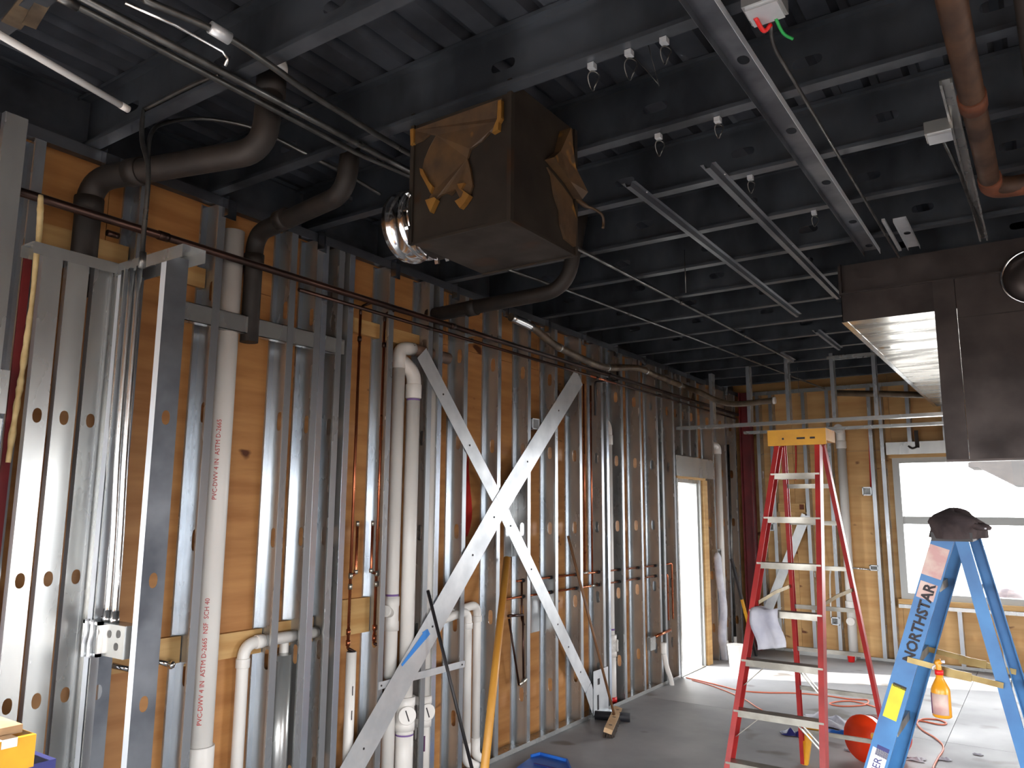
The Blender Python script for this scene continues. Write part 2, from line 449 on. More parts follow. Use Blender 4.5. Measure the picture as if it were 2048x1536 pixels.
# wooden blocking between studs
for y0, y1, z0, z1 in ((1.86, 2.252, 1.00, 1.12), (2.262, 2.712, 0.98, 1.10), (2.722, 3.055, 0.99, 1.12), (3.112, 3.488, 0.99, 1.19)):
    MB().box(-0.150, -0.118, y0, y1, z0, z1).build('blocking', 'lumber', wl)
for y0, y1 in ((1.41, 1.85), (1.862, 2.252)):
    MB().box(-0.150, -0.128, y0, y1, 2.80, 2.90).build('blocking', 'lumber', wl)
for y0, y1 in ((3.15, 3.488), (3.50, 3.868)):
    MB().box(-0.150, -0.112, y0, y1, 2.77, 2.86).build('blocking', 'lumber', wl)
# door in the left wall
MB().box(-0.152, 0.002, 7.955, 9.13, 2.075, 2.30).build('door_header', 'steel', wl)
d1 = struct('door_1')
MB().box(-0.16, 0.004, 7.945, 7.985, 0, 2.06).build('frame_jamb', 'steel', d1)
MB().box(-0.165, -0.05, 8.66, 8.72, 0, 2.06).box(-0.05, -0.02, 8.69, 8.72, 0, 2.06).build('frame_jamb', 'vinyl', d1)
MB().box(-0.165, -0.03, 7.985, 8.66, 2.01, 2.06).build('frame_head', 'steel', d1)
MB().box(-0.02, 0.01, 7.955, 8.80, 2.05, 2.075).build('head_trim', 'lumber', d1)
MB().box(-0.13, 0.006, 8.735, 8.86, 0, 2.05).build('trim_post', 'lumber', d1)
MB().box(-0.3, 0.0, 7.985, 8.66, -0.02, 0.008).build('sill', 'aluminium', d1)
# printed lettering on the studs
for y, z, t in ((4.665, 1.42, 'M/W 20 G60'), (4.258, 1.75, '20 G60 33KSI'), (5.07, 2.0, 'M/W'), (5.478, 1.22, 'M/W 20 G60'), (5.884, 0.8, '33KSI 20 G60'),
                (6.285, 1.5, '362 20 G60'), (6.690, 1.75, '33KSI G60 M/W'), (7.094, 1.1, '33KSI G60 M/W'), (2.717, 1.55, 'G60 33KSI'), (2.717, 2.2, 'M/W'),
                (2.257, 1.5, 'M/W 20'), (2.257, 0.6, '33KSI'), (3.065, 1.5, '33 G60 M/W')):
    lettering(t, 0.062, 'stud_ink', V((-0.128, y - 0.0012, z)), (0, 0, 1), (-1, 0, 0), studs[y])
for z, t, s in ((2.05, 'Z', .07), (1.96, 'O', .06), (1.86, '32', .06), (1.78, '16', .06), (1.68, 'TS', .06)):
    lettering(t, s, 'stamp_ink', V((XB + 0.001, 3.20, z)), (0, 1, 0), (0, 0, 1), wl, 'grade_stamp')

# ---- far wall
wb = struct('wall_back')
def plyb(x0, x1, z0, z1): MB().box(x0 + .0015, x1 - .0015, YB + 0.152, YB + 0.164, z0, z1).build('plywood_panel', 'plywood_far_lit', wb)
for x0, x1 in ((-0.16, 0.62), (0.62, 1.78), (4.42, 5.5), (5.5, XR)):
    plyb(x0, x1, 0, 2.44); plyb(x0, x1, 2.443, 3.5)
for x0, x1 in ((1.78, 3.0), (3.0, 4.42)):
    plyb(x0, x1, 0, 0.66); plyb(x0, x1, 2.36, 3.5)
b = MB()
for x0, x1, z0, z1 in ((-0.36, 1.86, 0, 3.5), (4.34, XR, 0, 3.5), (1.86, 4.34, 0, 0.66), (1.86, 4.34, 2.34, 3.5)): b.box(x0, x1, YB + 0.165, YB + 0.24, z0, z1)
b.build('outer_cladding', 'outdoor_wall', wb)
def studb(x, z0=0.0, z1=3.235, d=0.152):
    me = cee(d, 0.041, 0.012, z1 - z0, [h - z0 for h in H6])
    return place(me, 'stud', wb, frame((x, YB, z0), (0, -1, 0), (1, 0, 0), (0, 0, 1)), 0.0014)
for x in (0.10, 0.25, 0.42, 0.83, 1.12, 1.60, 1.72, 4.5, 4.9, 5.3, 5.7, 6.1): studb(x)
for x in (2.02, 2.39, 2.79, 3.2, 3.6, 4.0): studb(x, 0, 0.64)
for x in (2.02, 2.39, 2.79, 3.2, 3.6, 4.0): studb(x, 2.52, 3.235)
track('bottom_track', wb, (0, YB + 0.153, 0.002), (XR, YB + 0.153, 0.002), (0, -1, 0), 0.155, (0, 0, 1), 0.032)
track('top_track', wb, (0, YB + 0.153, 3.246), (XR, YB + 0.153, 3.246), (0, -1, 0), 0.155, (0, 0, -1), 0.05)
track('window_track', wb, (1.76, YB + 0.152, 0.655), (4.46, YB + 0.152, 0.655), (0, -1, 0), 0.153, (0, 0, -1), 0.04)
MB().box(1.74, 4.46, YB, YB + 0.152, 2.375, 2.52).build('header', 'steel', wb)
MB().box(1.76, 4.46, YB + 0.004, YB + 0.15, 2.335, 2.375).build('header_board', 'lumber', wb)
MB().box(1.76, 4.46, YB - 0.004, YB + 0.15, 0.66, 0.715).build('sill_board', 'lumber', wb)
w1 = struct('window_1')
x0, x1, z0, z1, yy = 1.79, 4.40, 0.715, 2.335, YB + 0.085
MB().box(x0, x0 + 0.075, yy - .05, yy + .05, z0, z1).build('frame_jamb', 'vinyl', w1)
MB().box(x1 - 0.075, x1, yy - .05, yy + .05, z0, z1).build('frame_jamb', 'vinyl', w1)
MB().box(x0 + .075, x1 - .075, yy - .05, yy + .05, z1 - 0.06, z1).build('frame_head', 'vinyl', w1)
MB().box(x0 + .075, x1 - .075, yy - .05, yy + .05, z0, z0 + 0.07).build('frame_sill', 'vinyl', w1)
MB().box(x0 + .075, x1 - .075, yy - .03, yy + .03, 1.565, 1.655).build('rail', 'vinyl', w1)
MB().box(x0 + .075, x1 - .075, yy - .003, yy + .003, z0 + .07, 1.565).build('pane', 'glass', w1)
MB().box(x0 + .075, x1 - .075, yy - .003, yy + .003, 1.655, z1 - .06).build('pane', 'glass', w1)

# ---- right wall and the shop front behind the camera (both outside the picture)
wr = struct('wall_right')
for y0, y1, za, zb in ((YF, -2.3, 0, 3.5), (-0.1, 2.9, 0, 3.5), (-2.3, -0.1, 0, 0.25), (-2.3, -0.1, 2.15, 3.5), (4.5, 7.2, 0, 3.5), (7.2, YB + .15, 0, 3.5), (2.9, 4.5, 0, 0.2), (2.9, 4.5, 2.0, 3.5)):
    MB().box(XR, XR + 0.1, y0, y1, za, zb).build('plywood_panel', 'plywood', wr)
wf = struct('wall_front')
for xa, xb, za, zb in ((-0.36, -0.2, 0, 3.5), (2.3, 4.0, 0, 3.5), (6.4, XR + .1, 0, 3.5), (4.0, 6.4, 0, 0.25), (4.0, 6.4, 2.15, 3.5), (-0.2, 2.3, 0, 0.2), (-0.2, 2.3, 2.0, 3.5)):
    MB().box(xa, xb, YF - 0.1, YF, za, zb).build('plywood_panel', 'plywood', wf)

# ---- ceiling: joists and fluted metal deck
ce = struct('ceiling')
L = XR + 0.12
for k in range(-6, 14):
    y = 1.613 + 0.6096 * k
    if y > YB: continue
    hs = [0.35 + (0.17 if k % 2 else 0.0) + 0.61 * i for i in range(11)]
    if k == 1: hs = [1.83 - 1.22, 1.83, 1.83 + 1.22, 4.27, 5.5]
    me = cee(0.252, 0.056, 0.016, L, hs, 0.022, 0.055, 'joist_steel')
    j = place(me, 'joist', ce, frame((-0.115, y, ZJ), (0, 0, -1), (0, 1, 0), (1, 0, 0)), 0.0016)
    if k == 1:
        lettering('20 43 33KSI', 0.045, 'ink', V((1.50, y - 0.0014, 3.325)), (1, 0, 0), (0, 0, 1), j)
clip = MB().box(0, .045, -.05, -.047, 0, .10).box(0, .004, -.05, .03, 0, .10).tube([(.004, -.02, .05), (.012, -.02, .05)], .009, 8)
cm = bpy.data.meshes.new('joist_clip'); cm.from_pydata(clip.v, [], clip.f); cm.materials.append(MATS['bright_steel'])
for k in range(0, 14):
    place(cm, 'joist_clip', ce, Matrix.Translation((0.003, 1.613 + .6096 * k + .06, 3.145)) @ Matrix.Rotation(random.uniform(-.25, .25), 4, 'Z'))
x = -0.2
while x < XR:
    b = MB(); prof = []
    for i in range(6):
        a = x + i * 0.152
        prof += [(a, 3.506), (a + 0.085, 3.506), (a + 0.105, 3.544), (a + 0.135, 3.544)]
    prof.append((x + 0.914, 3.506))
    n = len(prof)
    b.add([(p, yv, z) for yv in (YF - .1, YB + .25) for p, z in prof], [(i, i + 1, n + i + 1, n + i) for i in range(n - 1)])
    b.build('deck_panel', 'deck_steel', ce, 0.0012)
    x += 0.914
MB().box(-0.4, XR + .2, YF - .2, YB + .4, 3.56, 3.62).build('roof_board', 'outdoor_wall', ce)

# ---- framed chase at the near left
wa = struct('wall_alcove')
H3 = [0.42, 1.02, 1.45, 2.05]
def stud3(name, p, ax, ay, L=2.68, holes=H3, d=0.092, fl=0.034, m='steel'):
    return place(cee(d, fl, 0.007, L, holes, 0.017, 0.028, m), name, wa, frame(p, ax, ay, (0, 0, 1)), 0.001)
# return wall at y = 1.63, ends toward the room: web faces +x
e1 = stud3('stud', (0.553, 1.632, 0.0), (0, -1, 0), (1, 0, 0), m='dull_steel')  # web darker, flange paler than the other studs: shade and light by colour
e2 = stud3('stud', (0.243, 1.632, 0.0), (0, -1, 0), (1, 0, 0), L=2.66, m='dull_steel')
# flat studs of the back of the chase, webs face +x
for y1, d in ((1.345, 0.072), (1.437, 0.082)):
    stud3('stud', (0.2, y1, 0.0), (0, -1, 0), (1, 0, 0), d=d, fl=0.03)
c3 = stud3('stud', (0.185, 1.548, 0.0), (0, -1, 0), (1, 0, 0), d=0.076, fl=0.03)
stud3('stud', (0.30, 1.64, 0.0), (1, 0, 0), (0, 1, 0), L=2.66, d=0.12, fl=0.03)
lettering('20S 33KSI Q ESR-2620 A', 0.05, 'stud_ink', V((0.1865, 1.604, 0.75)), (0, 0, 1), (0, -1, 0), c3)
track('top_track', wa, (0.16, 1.628, 2.70), (0.66, 1.628, 2.70), (0, 1, 0), 0.098, (0, 0, -1), 0.05)
track('top_track', wa, (0.215, 1.30, 2.70), (0.215, 1.66, 2.70), (-1, 0, 0), 0.098, (0, 0, -1), 0.045)
# left neighbour: stud with a bead of foam
s9 = stud3('stud', (0.13, 1.19, 0.0), (0, -1, 0), (1, 0, 0), L=3.2, d=0.08, fl=0.03)
pts = [OX(78, 440, 0.13) + V((0, 0, 0.1)), OX(75, 470, 0.13), OX(64, 600, 0.13), OX(48, 740, 0.13), OX(35, 815, 0.13), OX(18, 925, 0.13)]
pts = smooth([p + V((random.uniform(-.004, .004), random.uniform(-.004, .004), 0)) for p in pts], 8)
MB().tube(pts, [0.011 + random.uniform(-.002, .003) for _ in pts], 8).build('foam_bead', 'foam', wa)
MB().box(0.105, 0.112, 1.315, 1.345, 0, 2.66).build('backing_strip', 'red_column', wa)
# grey steel box at the picture's edge
t = thing('junction_box', 'grey steel junction box stack at the left edge beside the foam bead', 'box')
p = OX(26, 690, 0.16); q = OX(10, 960, 0.16)
MB().box(0.10, 0.165, 0.95, p.y - .01, q.z + 0.02, q.z + 0.22).build('lower_box', 'steel', t)
MB().box(0.10, 0.16, 0.95, p.y, q.z + 0.24, q.z + 0.40).build('upper_box', 'steel', t)
MB().box(0.165, 0.168, 1.05, p.y - .03, q.z + 0.17, q.z + 0.21).build('tag', 'red_paint', t)

# ---- dropped soffit frame across the room
YS = 7.98
so = struct('trim_soffit')
track('bottom_track', so, (0.0, YS, 2.575), (2.62, YS, 2.575), (0, 1, 0), 0.092, (0, 0, 1), 0.032)
track('ledger_track', so, (0.45, YS + 0.9, 2.58), (2.62, YS + 0.9, 2.58), (0, 1, 0), 0.092, (0, 0, 1), 0.03)
for x, zt in ((0.42, 3.16), (0.82, 3.20), (1.215, 3.25), (1.65, 3.25), (2.03, 3.25)):
    place(cee(0.092, 0.034, 0.007, zt - 2.58, [zt - 2.58 - 0.2], 0.012, 0.035), 'hanger_stud', so, frame((x, YS, 2.578), (0, -1, 0), (1, 0, 0), (0, 0, 1)), 0.001)
track('cross_track', so, (1.60, YS - 0.02, 3.215), (2.10, YS - 0.02, 3.215), (0, 1, 0), 0.092, (0, 0, -1), 0.03)
# steel column in the corner
t = thing('steel_column', 'dark red painted steel column in the far left corner', 'column')
MB().box(0.03, 0.045, YB - 0.14, YB + 0.0, 0.02, 3.24).box(0.155, 0.17, YB - 0.14, YB + 0.0, 0.02, 3.24).box(0.045, 0.155, YB - 0.078, YB - 0.066, 0.02, 3.24).build('shaft', 'red_column', t)
MB().box(0.0, 0.2, YB - 0.16, YB - 0.002, 0.0, 0.02).build('base_plate', 'red_column', t)

# ================================================================== PIPES AND BRACES ON THE LEFT WALL
Z = V((0, 0, 1)); Yv = V((0, 1, 0)); Xv = V((1, 0, 0))
def vpipe(parent, x, y, z0, z1, r, name='pipe', m='pvc', n=20):
    return MB().tube([(x, y, z0), (x, y, z1)], r, n).build(name, m, parent)
def ring(parent, p, ax, r, w, name, m, n=20):
    p = V(p); ax = V(ax)
    return MB().tube([p - ax * w / 2, p + ax * w / 2], r, n).build(name, m, parent)
def hub(parent, p, ax, r, w, name='coupling', m='pvc'):
    p = V(p); ax = V(ax).normalized()
    return MB().lathe(p, ax, [(-w / 2, r * .97), (-w / 2 + .004, r), (w / 2 - .004, r), (w / 2, r * .97)], 22).build(name, m, parent)
def cleanout(parent, x, y, z, r, m='pvc', out=V((0.8, -0.6, 0))):
    """tee body with a round screw cap facing the room"""
    f = MB().lathe((x, y, z - r * 1.75), Z, [(0, r * 1.12), (r * .9, r * 1.12), (r * .95, r * 1.04), (r * 2.5, r * 1.04), (r * 2.6, r * 1.12), (r * 3.5, r * 1.12)], 24)
    out = out.normalized()
    f.lathe(V((x, y, z)), out, [(0, r * .9), (r * 1.15, r * .9)], 24)
    o = f.build('cleanout_tee', m, parent)
    c = V((x, y, z)) + out * r * 1.15
    k = MB().lathe(c, out, [(0, r * .98), (r * .18, r * .98), (r * .22, r * .9)], 26).build('screw_cap', m, o)
    s_ = out.cross(Z)
    a = (s_ * 0.35 + Z).normalized()
    MB().bar(c + out * r * .225 - a * r * .6, c + out * r * .225 + a * r * .6, 0.007, 0.004, out).build('cap_slot', 'ink', k)
    return o

# tall 4 inch white pipe
t = thing('drain_pipe', 'tall white drain pipe with red print beside the niche header', 'pipe')
px_, py_ = -0.075, 2.36
vpipe(t, px_, py_, 0.55, 3.12, 0.056)
hub(t, (px_, py_, 0.56), Z, 0.066, 0.12)
MB().lathe((px_, py_, 0.0), Z, [(0, 0.066), (0.3, 0.066), (0.5, 0.07)], 22).build('wye', 'pvc', t)
MB().lathe((px_ + .02, py_, 0.36), V((.75, -.3, .55)), [(0, .06), (.13, .06), (.131, .066), (.17, .066)], 22).build('branch', 'pvc', t)
hub(t, (px_, py_, 0.49), Z, 0.0675, 0.025, 'primer_stain', 'rust')
tx = place(text_mesh('PVC-DWV 4 IN  ASTM D-2665  NSF  SCH 40', 0.03, 'red_paint'), 'lettering', t)
tx.matrix_world = frame(V((px_, py_, 0)) + V((.83, -.56, 0)) * 0.0575 + V((0, 0, .72)), (0, 0, 1), (-.56, -.83, 0), (.83, -.56, 0))
tx2 = place(text_mesh('PVC-DWV 4 IN  ASTM D-2665', 0.03, 'red_paint'), 'lettering', t)
tx2.matrix_world = frame(V((px_, py_, 0)) + V((.83, -.56, 0)) * 0.0575 + V((0, 0, 1.75)), (0, 0, 1), (-.56, -.83, 0), (.83, -.56, 0))

# 2 inch drain with a bend, low between the studs
t = thing('vent_pipe', 'white pipe bending sideways through the studs low on the wall', 'pipe')
q = [(-.075, 2.572, 0.0), (-.075, 2.572, 1.045), (-.075, 3.04, 1.045)]
MB().tube(fillet(q, 0.075, 8), 0.030, 18).build('pipe', 'pvc', t)
hub(t, (-.075, 2.572, 0.955), Z, 0.0345, 0.045); hub(t, (-.075, 2.665, 1.045), Yv, 0.0345, 0.045)
t = thing('stub_pipe', 'short white stub pipe below the plywood block', 'pipe')
vpipe(t, -.05, 3.285, 0.0, 0.91, 0.029); ring(t, (-.05, 3.285, 0.912), Z, 0.024, 0.006, 'mouth', 'ink')
for z in (0.55, 0.68): MB().box(-.0195, -.0185, 3.272, 3.278, z, z + .05).build('tick_mark', 'ink', t)
t = thing('steel_sleeve', 'short grey steel sleeve cut off below the blocking', 'sleeve')
MB().tube([(-.06, 2.80, 0.0), (-.06, 2.80, 0.965)], 0.052, 20).build('sleeve', 'steel', t)
MB().tube([(-.10, 2.845, 0.9), (-.10, 2.845, 1.03)], 0.025, 14).build('inner_pipe', 'pvc', t)

# two copper risers with water-hammer stubs
for y, dy, lab, zb in ((3.265, 0.040, 'left copper riser with a soldered side stub in front of plywood', 0.36), (3.475, -0.045, 'right copper riser with a soldered side stub beside the bright stud', 0.45)):
    t = thing('copper_riser', lab, 'pipe', 'copper risers by the plywood block')
    xx = -0.06
    MB().tube([(xx, y, 0.93), (xx, y, 2.87)], 0.0085, 10).build('riser', 'copper', t)
    MB().tube(fillet([(xx, y, 1.33), (xx, y + dy, 1.34), (xx, y + dy, 1.62)], 0.02, 4), 0.0085, 10).build('stub', 'copper', t)
    ring(t, (xx, y + dy, 1.625), Z, 0.010, 0.03, 'stub_cap', 'solder', 12)
    for z, m in ((1.33, 'solder'), (1.27, 'solder'), (1.02, 'copper'), (0.96, 'copper'), (2.72, 'old_copper')): ring(t, (xx, y, z), Z, 0.0125, 0.03, 'fitting', m, 12)
    for yy_ in (y + dy,): ring(t, (xx, yy_, 1.35), Z, 0.012, 0.025, 'fitting', 'solder', 12)
    MB().tube(fillet([(xx, y, .93), (xx + .02, y + .035, .91), (xx + .02, y + .035, zb)], .02, 4), 0.0085, 10).build('drop', 'old_copper', t)
    MB().tube(fillet([(xx, y, 2.86), (xx, y, 2.92), (0.06, y + 0.02, 2.945)], 0.04, 5), 0.0085, 10).build('branch', 'old_copper', t)

# long dark copper mains along the wall
for dz, x_, y0, y1, lab in ((0.0, 0.06, -0.6, 9.9, 'upper long dark copper main running across the studs'), (-0.055, 0.045, 2.70, 9.9, 'lower thinner copper main running just under the upper one')):
    t = thing('copper_main', lab, 'pipe', 'copper mains along the left wall')
    r = 0.0185 if dz == 0 else 0.011
    MB().tube([(x_, y0, 2.93 + dz), (x_, y1, 2.93 + dz)], r, 12).build('pipe', 'old_copper', t)
    for y in (1.9, 4.0, 6.3, 8.2): ring(t, (x_, y + dz * 4, 2.93 + dz), Yv, r + .003, 0.05, 'fitting', 'old_copper', 12)
    for y in (4.258, 6.285, 7.498): MB().box(0.001, x_, y - .012, y + .002, 2.926 + dz - r, 2.93 + dz + r + .008).build('hanger', 'steel', t)
    if dz: MB().tube([(x_, 5.95, 2.875), (x_, 6.45, 2.875)], r * 1.02, 12).build('clean_section', 'copper', t)
t = thing('pipe_bracket', 'small black pipe bracket under the copper mains', 'bracket')
a = OX(1190, 764, .03); b_ = OX(1235, 762, .03)
MB().tube(fillet([a + V((0, 0, -.30)), a, b_, b_ + V((0, 0, .09))], .03, 4), .011, 8).build('arm', 'black_plastic', t)

# stack a (behind stud), with elbow at the top and a branch tee
t = thing('vent_stack', 'thin white vent stack with a charred bend at the top', 'pipe')
xx, y = -0.085, 3.645
vpipe(t, xx, y, 0.0, 2.64, 0.040)
MB().tube(fillet([(xx, y, 2.60), (xx, y, 2.735), (xx + .01, y + .12, 2.745)], .09, 8), 0.043, 18).build('elbow', 'pvc', t)
MB().tube([(xx + .01, y + .09, 2.745), (xx + .03, y + .46, 2.735)], 0.040, 16).build('charred_pipe', 'pvc_dark', t)
MB().lathe((xx, y, 0.98), Z, [(0, .046), (.05, .046), (.06, .043), (.14, .043), (.15, .046), (.20, .046)], 20).lathe((xx, y, 1.08), V((.3, -.9, .25)), [(0, .03), (.075, .03), (.076, .034), (.10, .034)], 16).build('tee', 'pvc', t)
ring(t, (xx, y, 1.19), Z, 0.0405, 0.012, 'primer_stain', 'purple_primer')
# stack b
t = thing('waste_stack', 'thick white waste stack whose cleanout cap slot stands upright', 'pipe', 'waste stacks with cleanouts')
xx, y = -0.045, 3.745
vpipe(t, xx, y, 0.50, 2.46, 0.044); vpipe(t, xx, y, 0.0, 0.45, 0.055)
hub(t, (xx, y, 2.46), Z, 0.052, 0.09)
MB().tube(fillet([(xx, y, 2.46), (xx, y, 2.58), (xx - .05, y - .08, 2.66)], .06, 6), 0.048, 18).build('elbow', 'pvc', t)
ring(t, (xx, y, 2.405), Z, 0.0445, 0.012, 'primer_stain', 'purple_primer')
cleanout(t, xx, y, 0.49, 0.055)
ring(t, (xx, y, 0.37), Z, 0.0555, 0.010, 'primer_stain', 'purple_primer')
# stack c
t = thing('waste_stack', 'thick white waste stack rising behind the double stud and the big brace', 'pipe', 'waste stacks with cleanouts')
xx, y = -0.055, 3.985 - .06
vpipe(t, xx, y, 0.48, 2.62, 0.044); vpipe(t, xx, y, 0.0, 0.45, 0.052)
cleanout(t, xx, y, 0.47, 0.052, out=V((.9, -.42, 0)))
MB().box(xx + .03, xx + .045, y - .034, y - .02, 0.24, 0.33).build('scribble', 'purple_ink', t)
# two 2 inch drops
for dx, y, dz, lab in ((0.0, 4.36, 0.0, 'white drain elbow dropping beside the stud, nearer the big brace'), (-0.02, 4.49, 0.03, 'white drain elbow dropping beside the stud, nearer the yellow pole')):
    t = thing('drain_drop', lab, 'pipe', 'white drain drops behind the crossed straps')
    x_ = -0.045 + dx
    MB().tube(fillet([(x_ - .04, y - .26, .985 + dz), (x_, y, 1.03 + dz), (x_, y, 0.16)], .07, 8), 0.029, 18).build('pipe', 'pvc', t)
    hub(t, (x_, y, 0.93 + dz), Z, 0.034, 0.04)
    MB().tube(fillet([(x_, y, .18), (x_, y, .06), (x_ + .05, y + .06, .02)], .05, 5), .032, 16).build('trap', 'pvc', t)
t = thing('support_strap', 'narrow steel strap screwed level across the studs behind the brace', 'strap')
MB().box(0.0015, 0.0035, 3.46, 4.27, 0.68, 0.722).build('strap', 'strap_steel', t)
for y in (3.48, 4.24): ring(t, (0.0045, y, .70), Xv, .006, .004, 'screw', 'ink', 8)

# stack near the second double stud
t = thing('waste_stack', 'white waste stack with red ring at the floor beside the steel clip plate', 'pipe', 'waste stacks with cleanouts')
xx, y = -0.103, 6.56
vpipe(t, xx, y, 0.0, 2.38, 0.044)
hub(t, (xx, y, 2.36), Z, 0.051, 0.09)
MB().tube(fillet([(xx, y, 2.36), (xx, y, 2.50), (xx - .05, y - .12, 2.60)], .07, 6), 0.047, 18).build('elbow', 'pvc', t)
cleanout(t, xx, y, 0.50, 0.054, out=V((.85, .35, 0)))
vpipe(t, xx, y, 0.0, 0.40, 0.053, 'lower_pipe')
ring(t, (xx, y, 0.035), Z, 0.057, 0.05, 'red_ring', 'red_plastic')
ring(t, (xx, y, 0.64), Z, 0.0445, 0.016, 'primer_stain', 'purple_primer')

# horizontal copper pair through the slots
for z0, z1, y0, lab in ((1.18, 1.152, 4.97, 'upper bright copper line threaded level through the stud slots'), (1.062, 1.052, 4.80, 'lower bright copper line threaded level through the stud slots')):
    t = thing('copper_line', lab, 'pipe', 'copper lines through the stud slots')
    MB().tube([(-.055, y0, z0), (-.055, 7.66, z1)], 0.0085, 10).build('pipe', 'copper', t)
    for y in (5.07, 5.478, 5.884, 6.285, 6.69, 7.094, 7.498): ring(t, (-.055, y - .03, z0 + (z1 - z0) * (y - y0) / (7.66 - y0)), Yv, .015, .03, 'grommet', 'black_rubber', 10)
    yv = 6.02 if z0 > 1.1 else 6.15
    MB().tube([(-.055, yv, z0 - .012), (-.055, yv, 2.82)], 0.0085, 10).build('riser', 'copper', t)
    ring(t, (-.055, yv, z0 - .005), Yv, .012, .08, 'tee', 'solder', 10)
    MB().tube(fillet([(-.055, 7.64, z1), (-.02, 7.70 + (0.12 if z0 > 1.1 else 0), z1 + .01), (-.02, 7.70 + (0.12 if z0 > 1.1 else 0), .6)], .03, 4), .0085, 10).build('drop', 'copper', t)
t = thing('copper_trap', 'dark copper loop hanging open below the level copper lines', 'pipe')
MB().tube(fillet([(-.05, 5.03, 1.17), (-.05, 5.03, .92), (-.03, 5.00, .90), (-.02, 5.02, 0.86)], .02, 4), .008, 8).build('upper_pipe', 'old_copper', t)
MB().tube([OX(1018, 1238, -.02), OX(1038, 1370, -.02)], .008, 8).build('slant_pipe', 'old_copper', t)
MB().tube([OX(1046, 1230, -.02), OX(1047, 1362, -.02)], .008, 8).build('drop', 'old_copper', t)
MB().tube([OX(1016, 1232, -.02), OX(1046, 1230, -.02)], .010, 8).build('cross_pipe', 'old_copper', t)
MB().tube([OX(1038, 1370, -.02), OX(1052, 1358, -.01)], .015, 10).build('shut_off', 'solder', t)
t = thing('pipe_manifold', 'copper tee and white valve by the doorway jamb', 'valve')
p = OX(1330, 1280, .03)
MB().tube([p + V((-.03, -.16, .05)), p + V((0, .14, .08))], .014, 10).build('tee', 'copper', t)
MB().lathe(p + V((0, -.04, -.02)), (0, 0, -1), [(0, .03), (.10, .03), (.11, .02)], 14).build('valve_body', 'pvc', t)
MB().tube(smooth([p + V((0, -.03, -.12)), p + V((.01, .0, -.25)), p + V((.02, .08, -.40)), p + V((.02, .10, -.55))], 6), .026, 10).build('hose', 'pvc', t)
MB().box(p.x - .05, p.x - .01, p.y - .32, p.y - .20, p.z - .06, p.z + .06).build('steel_plate', 'steel', t)

# crossed flat straps
def strap(name, label, pts_c, w, holes):
    t = thing(name, label, 'brace', 'crossed steel straps on the studs')
    b = MB()
    for i in range(len(pts_c) - 1):
        a, c = V(pts_c[i]), V(pts_c[i + 1]); d = (c - a).normalized(); n = Xv.cross(d).normalized() * w / 2
        b.add([a - n, a + n, c + n, c - n, a - n + Xv * .0015, a + n + Xv * .0015, c + n + Xv * .0015, c - n + Xv * .0015],
              [(0, 1, 2, 3), (4, 7, 6, 5), (0, 4, 5, 1), (1, 5, 6, 2), (2, 6, 7, 3), (3, 7, 4, 0)])
    o = b.build('strap', 'strap_steel', t)
    for f in holes:
        k = int(f); a, c = V(pts_c[k]), V(pts_c[k + 1]); p = a + (c - a) * (f - k)
        MB().tube([p + Xv * .0012, p + Xv * .004], .007, 8).build('screw', 'ink', t)
    return t
br1 = strap('strap_brace', 'narrower flat steel strap running down to the right under the wide one', [(.004, 3.76, 2.71), (.004, 4.665, 1.74), (.004, 5.95, .25), (.004, 6.08, .045)], 0.118, [0.25, .58, 1.1, 1.32, 1.62, 1.75, 1.9])
br2 = strap('strap_brace', 'wide flat steel strap with blue tape running up to the right', [(.008, 3.02, .05), (.008, 4.66, 1.74), (.008, 5.83, 2.85)], 0.172, [0.2, .55, .8, .95, 1.3, 1.7])
a = OX(848, 1272, .0112); c = OX(803, 1330, .0112); d = (c - a).normalized(); n = Xv.cross(d).normalized()
MB().add([a - n * .02, a + n * .028, c + n * .012, c - n * .004], [(0, 1, 2, 3)]).add([a - n * .03 + d * .0, a + n * .03, a + n * .03 - d * .05, a - n * .012 - d * .05], [(0, 1, 2, 3)]).build('blue_tape', 'blue_tape', br2, 0.0006)
t = thing('clip_plate', 'white steel hold-down plate with slots at the strap foot', 'plate')
p0 = OX(1187, 1350, .012); p1 = OX(1217, 1412, .012)
MB().box(.010, .0125, p0.y, p1.y, 0.02, 0.37).build('plate', 'strap_steel', t)
MB().box(.0125, .0132, p0.y + .06, p0.y + .09, .05, .17).box(.0125, .0132, p0.y + .07, p0.y + .11, .25, .30).build('slot', 'ink', t)
MB().box(.0, .08, p0.y + .06, p1.y, 0.003, 0.02).build('foot', 'strap_steel', t)

# sheet-metal backing plates and a switch box between studs
for k, (pa, lab) in enumerate((((1010, 960, 1060, 1110), 'bright square steel backing plate behind the strap crossing'), ((1062, 1160, 1080, 1262), 'narrow steel backing plate right of the yellow pole'))):
    t = thing('backing_plate', lab, 'plate')
    a = OX(pa[0], pa[1], -.14); c = OX(pa[2], pa[3], -.14)
    MB().box(-.147, -.143, a.y, c.y, min(a.z, c.z), max(a.z, c.z)).build('sheet', 'strap_steel', t)
    MB().box(-.143, -.135, a.y, a.y + .012, min(a.z, c.z), max(a.z, c.z)).build('folded_edge', 'strap_steel', t)
t = thing('switch_box', 'small open steel switch box beside the wide strap', 'box')
a = OX(1063, 836, -.01); c = OX(1077, 860, -.01)
b = MB()
for q in ((a.y, a.y + .008, c.z, a.z), (c.y - .008, c.y, c.z, a.z), (a.y, c.y, c.z, c.z + .008), (a.y, c.y, a.z - .008, a.z)): b.box(-.06, 0.0, *q)
b.build('rim', 'strap_steel', t); MB().box(-.062, -.058, a.y, c.y, c.z, a.z).build('back', 'steel', t)

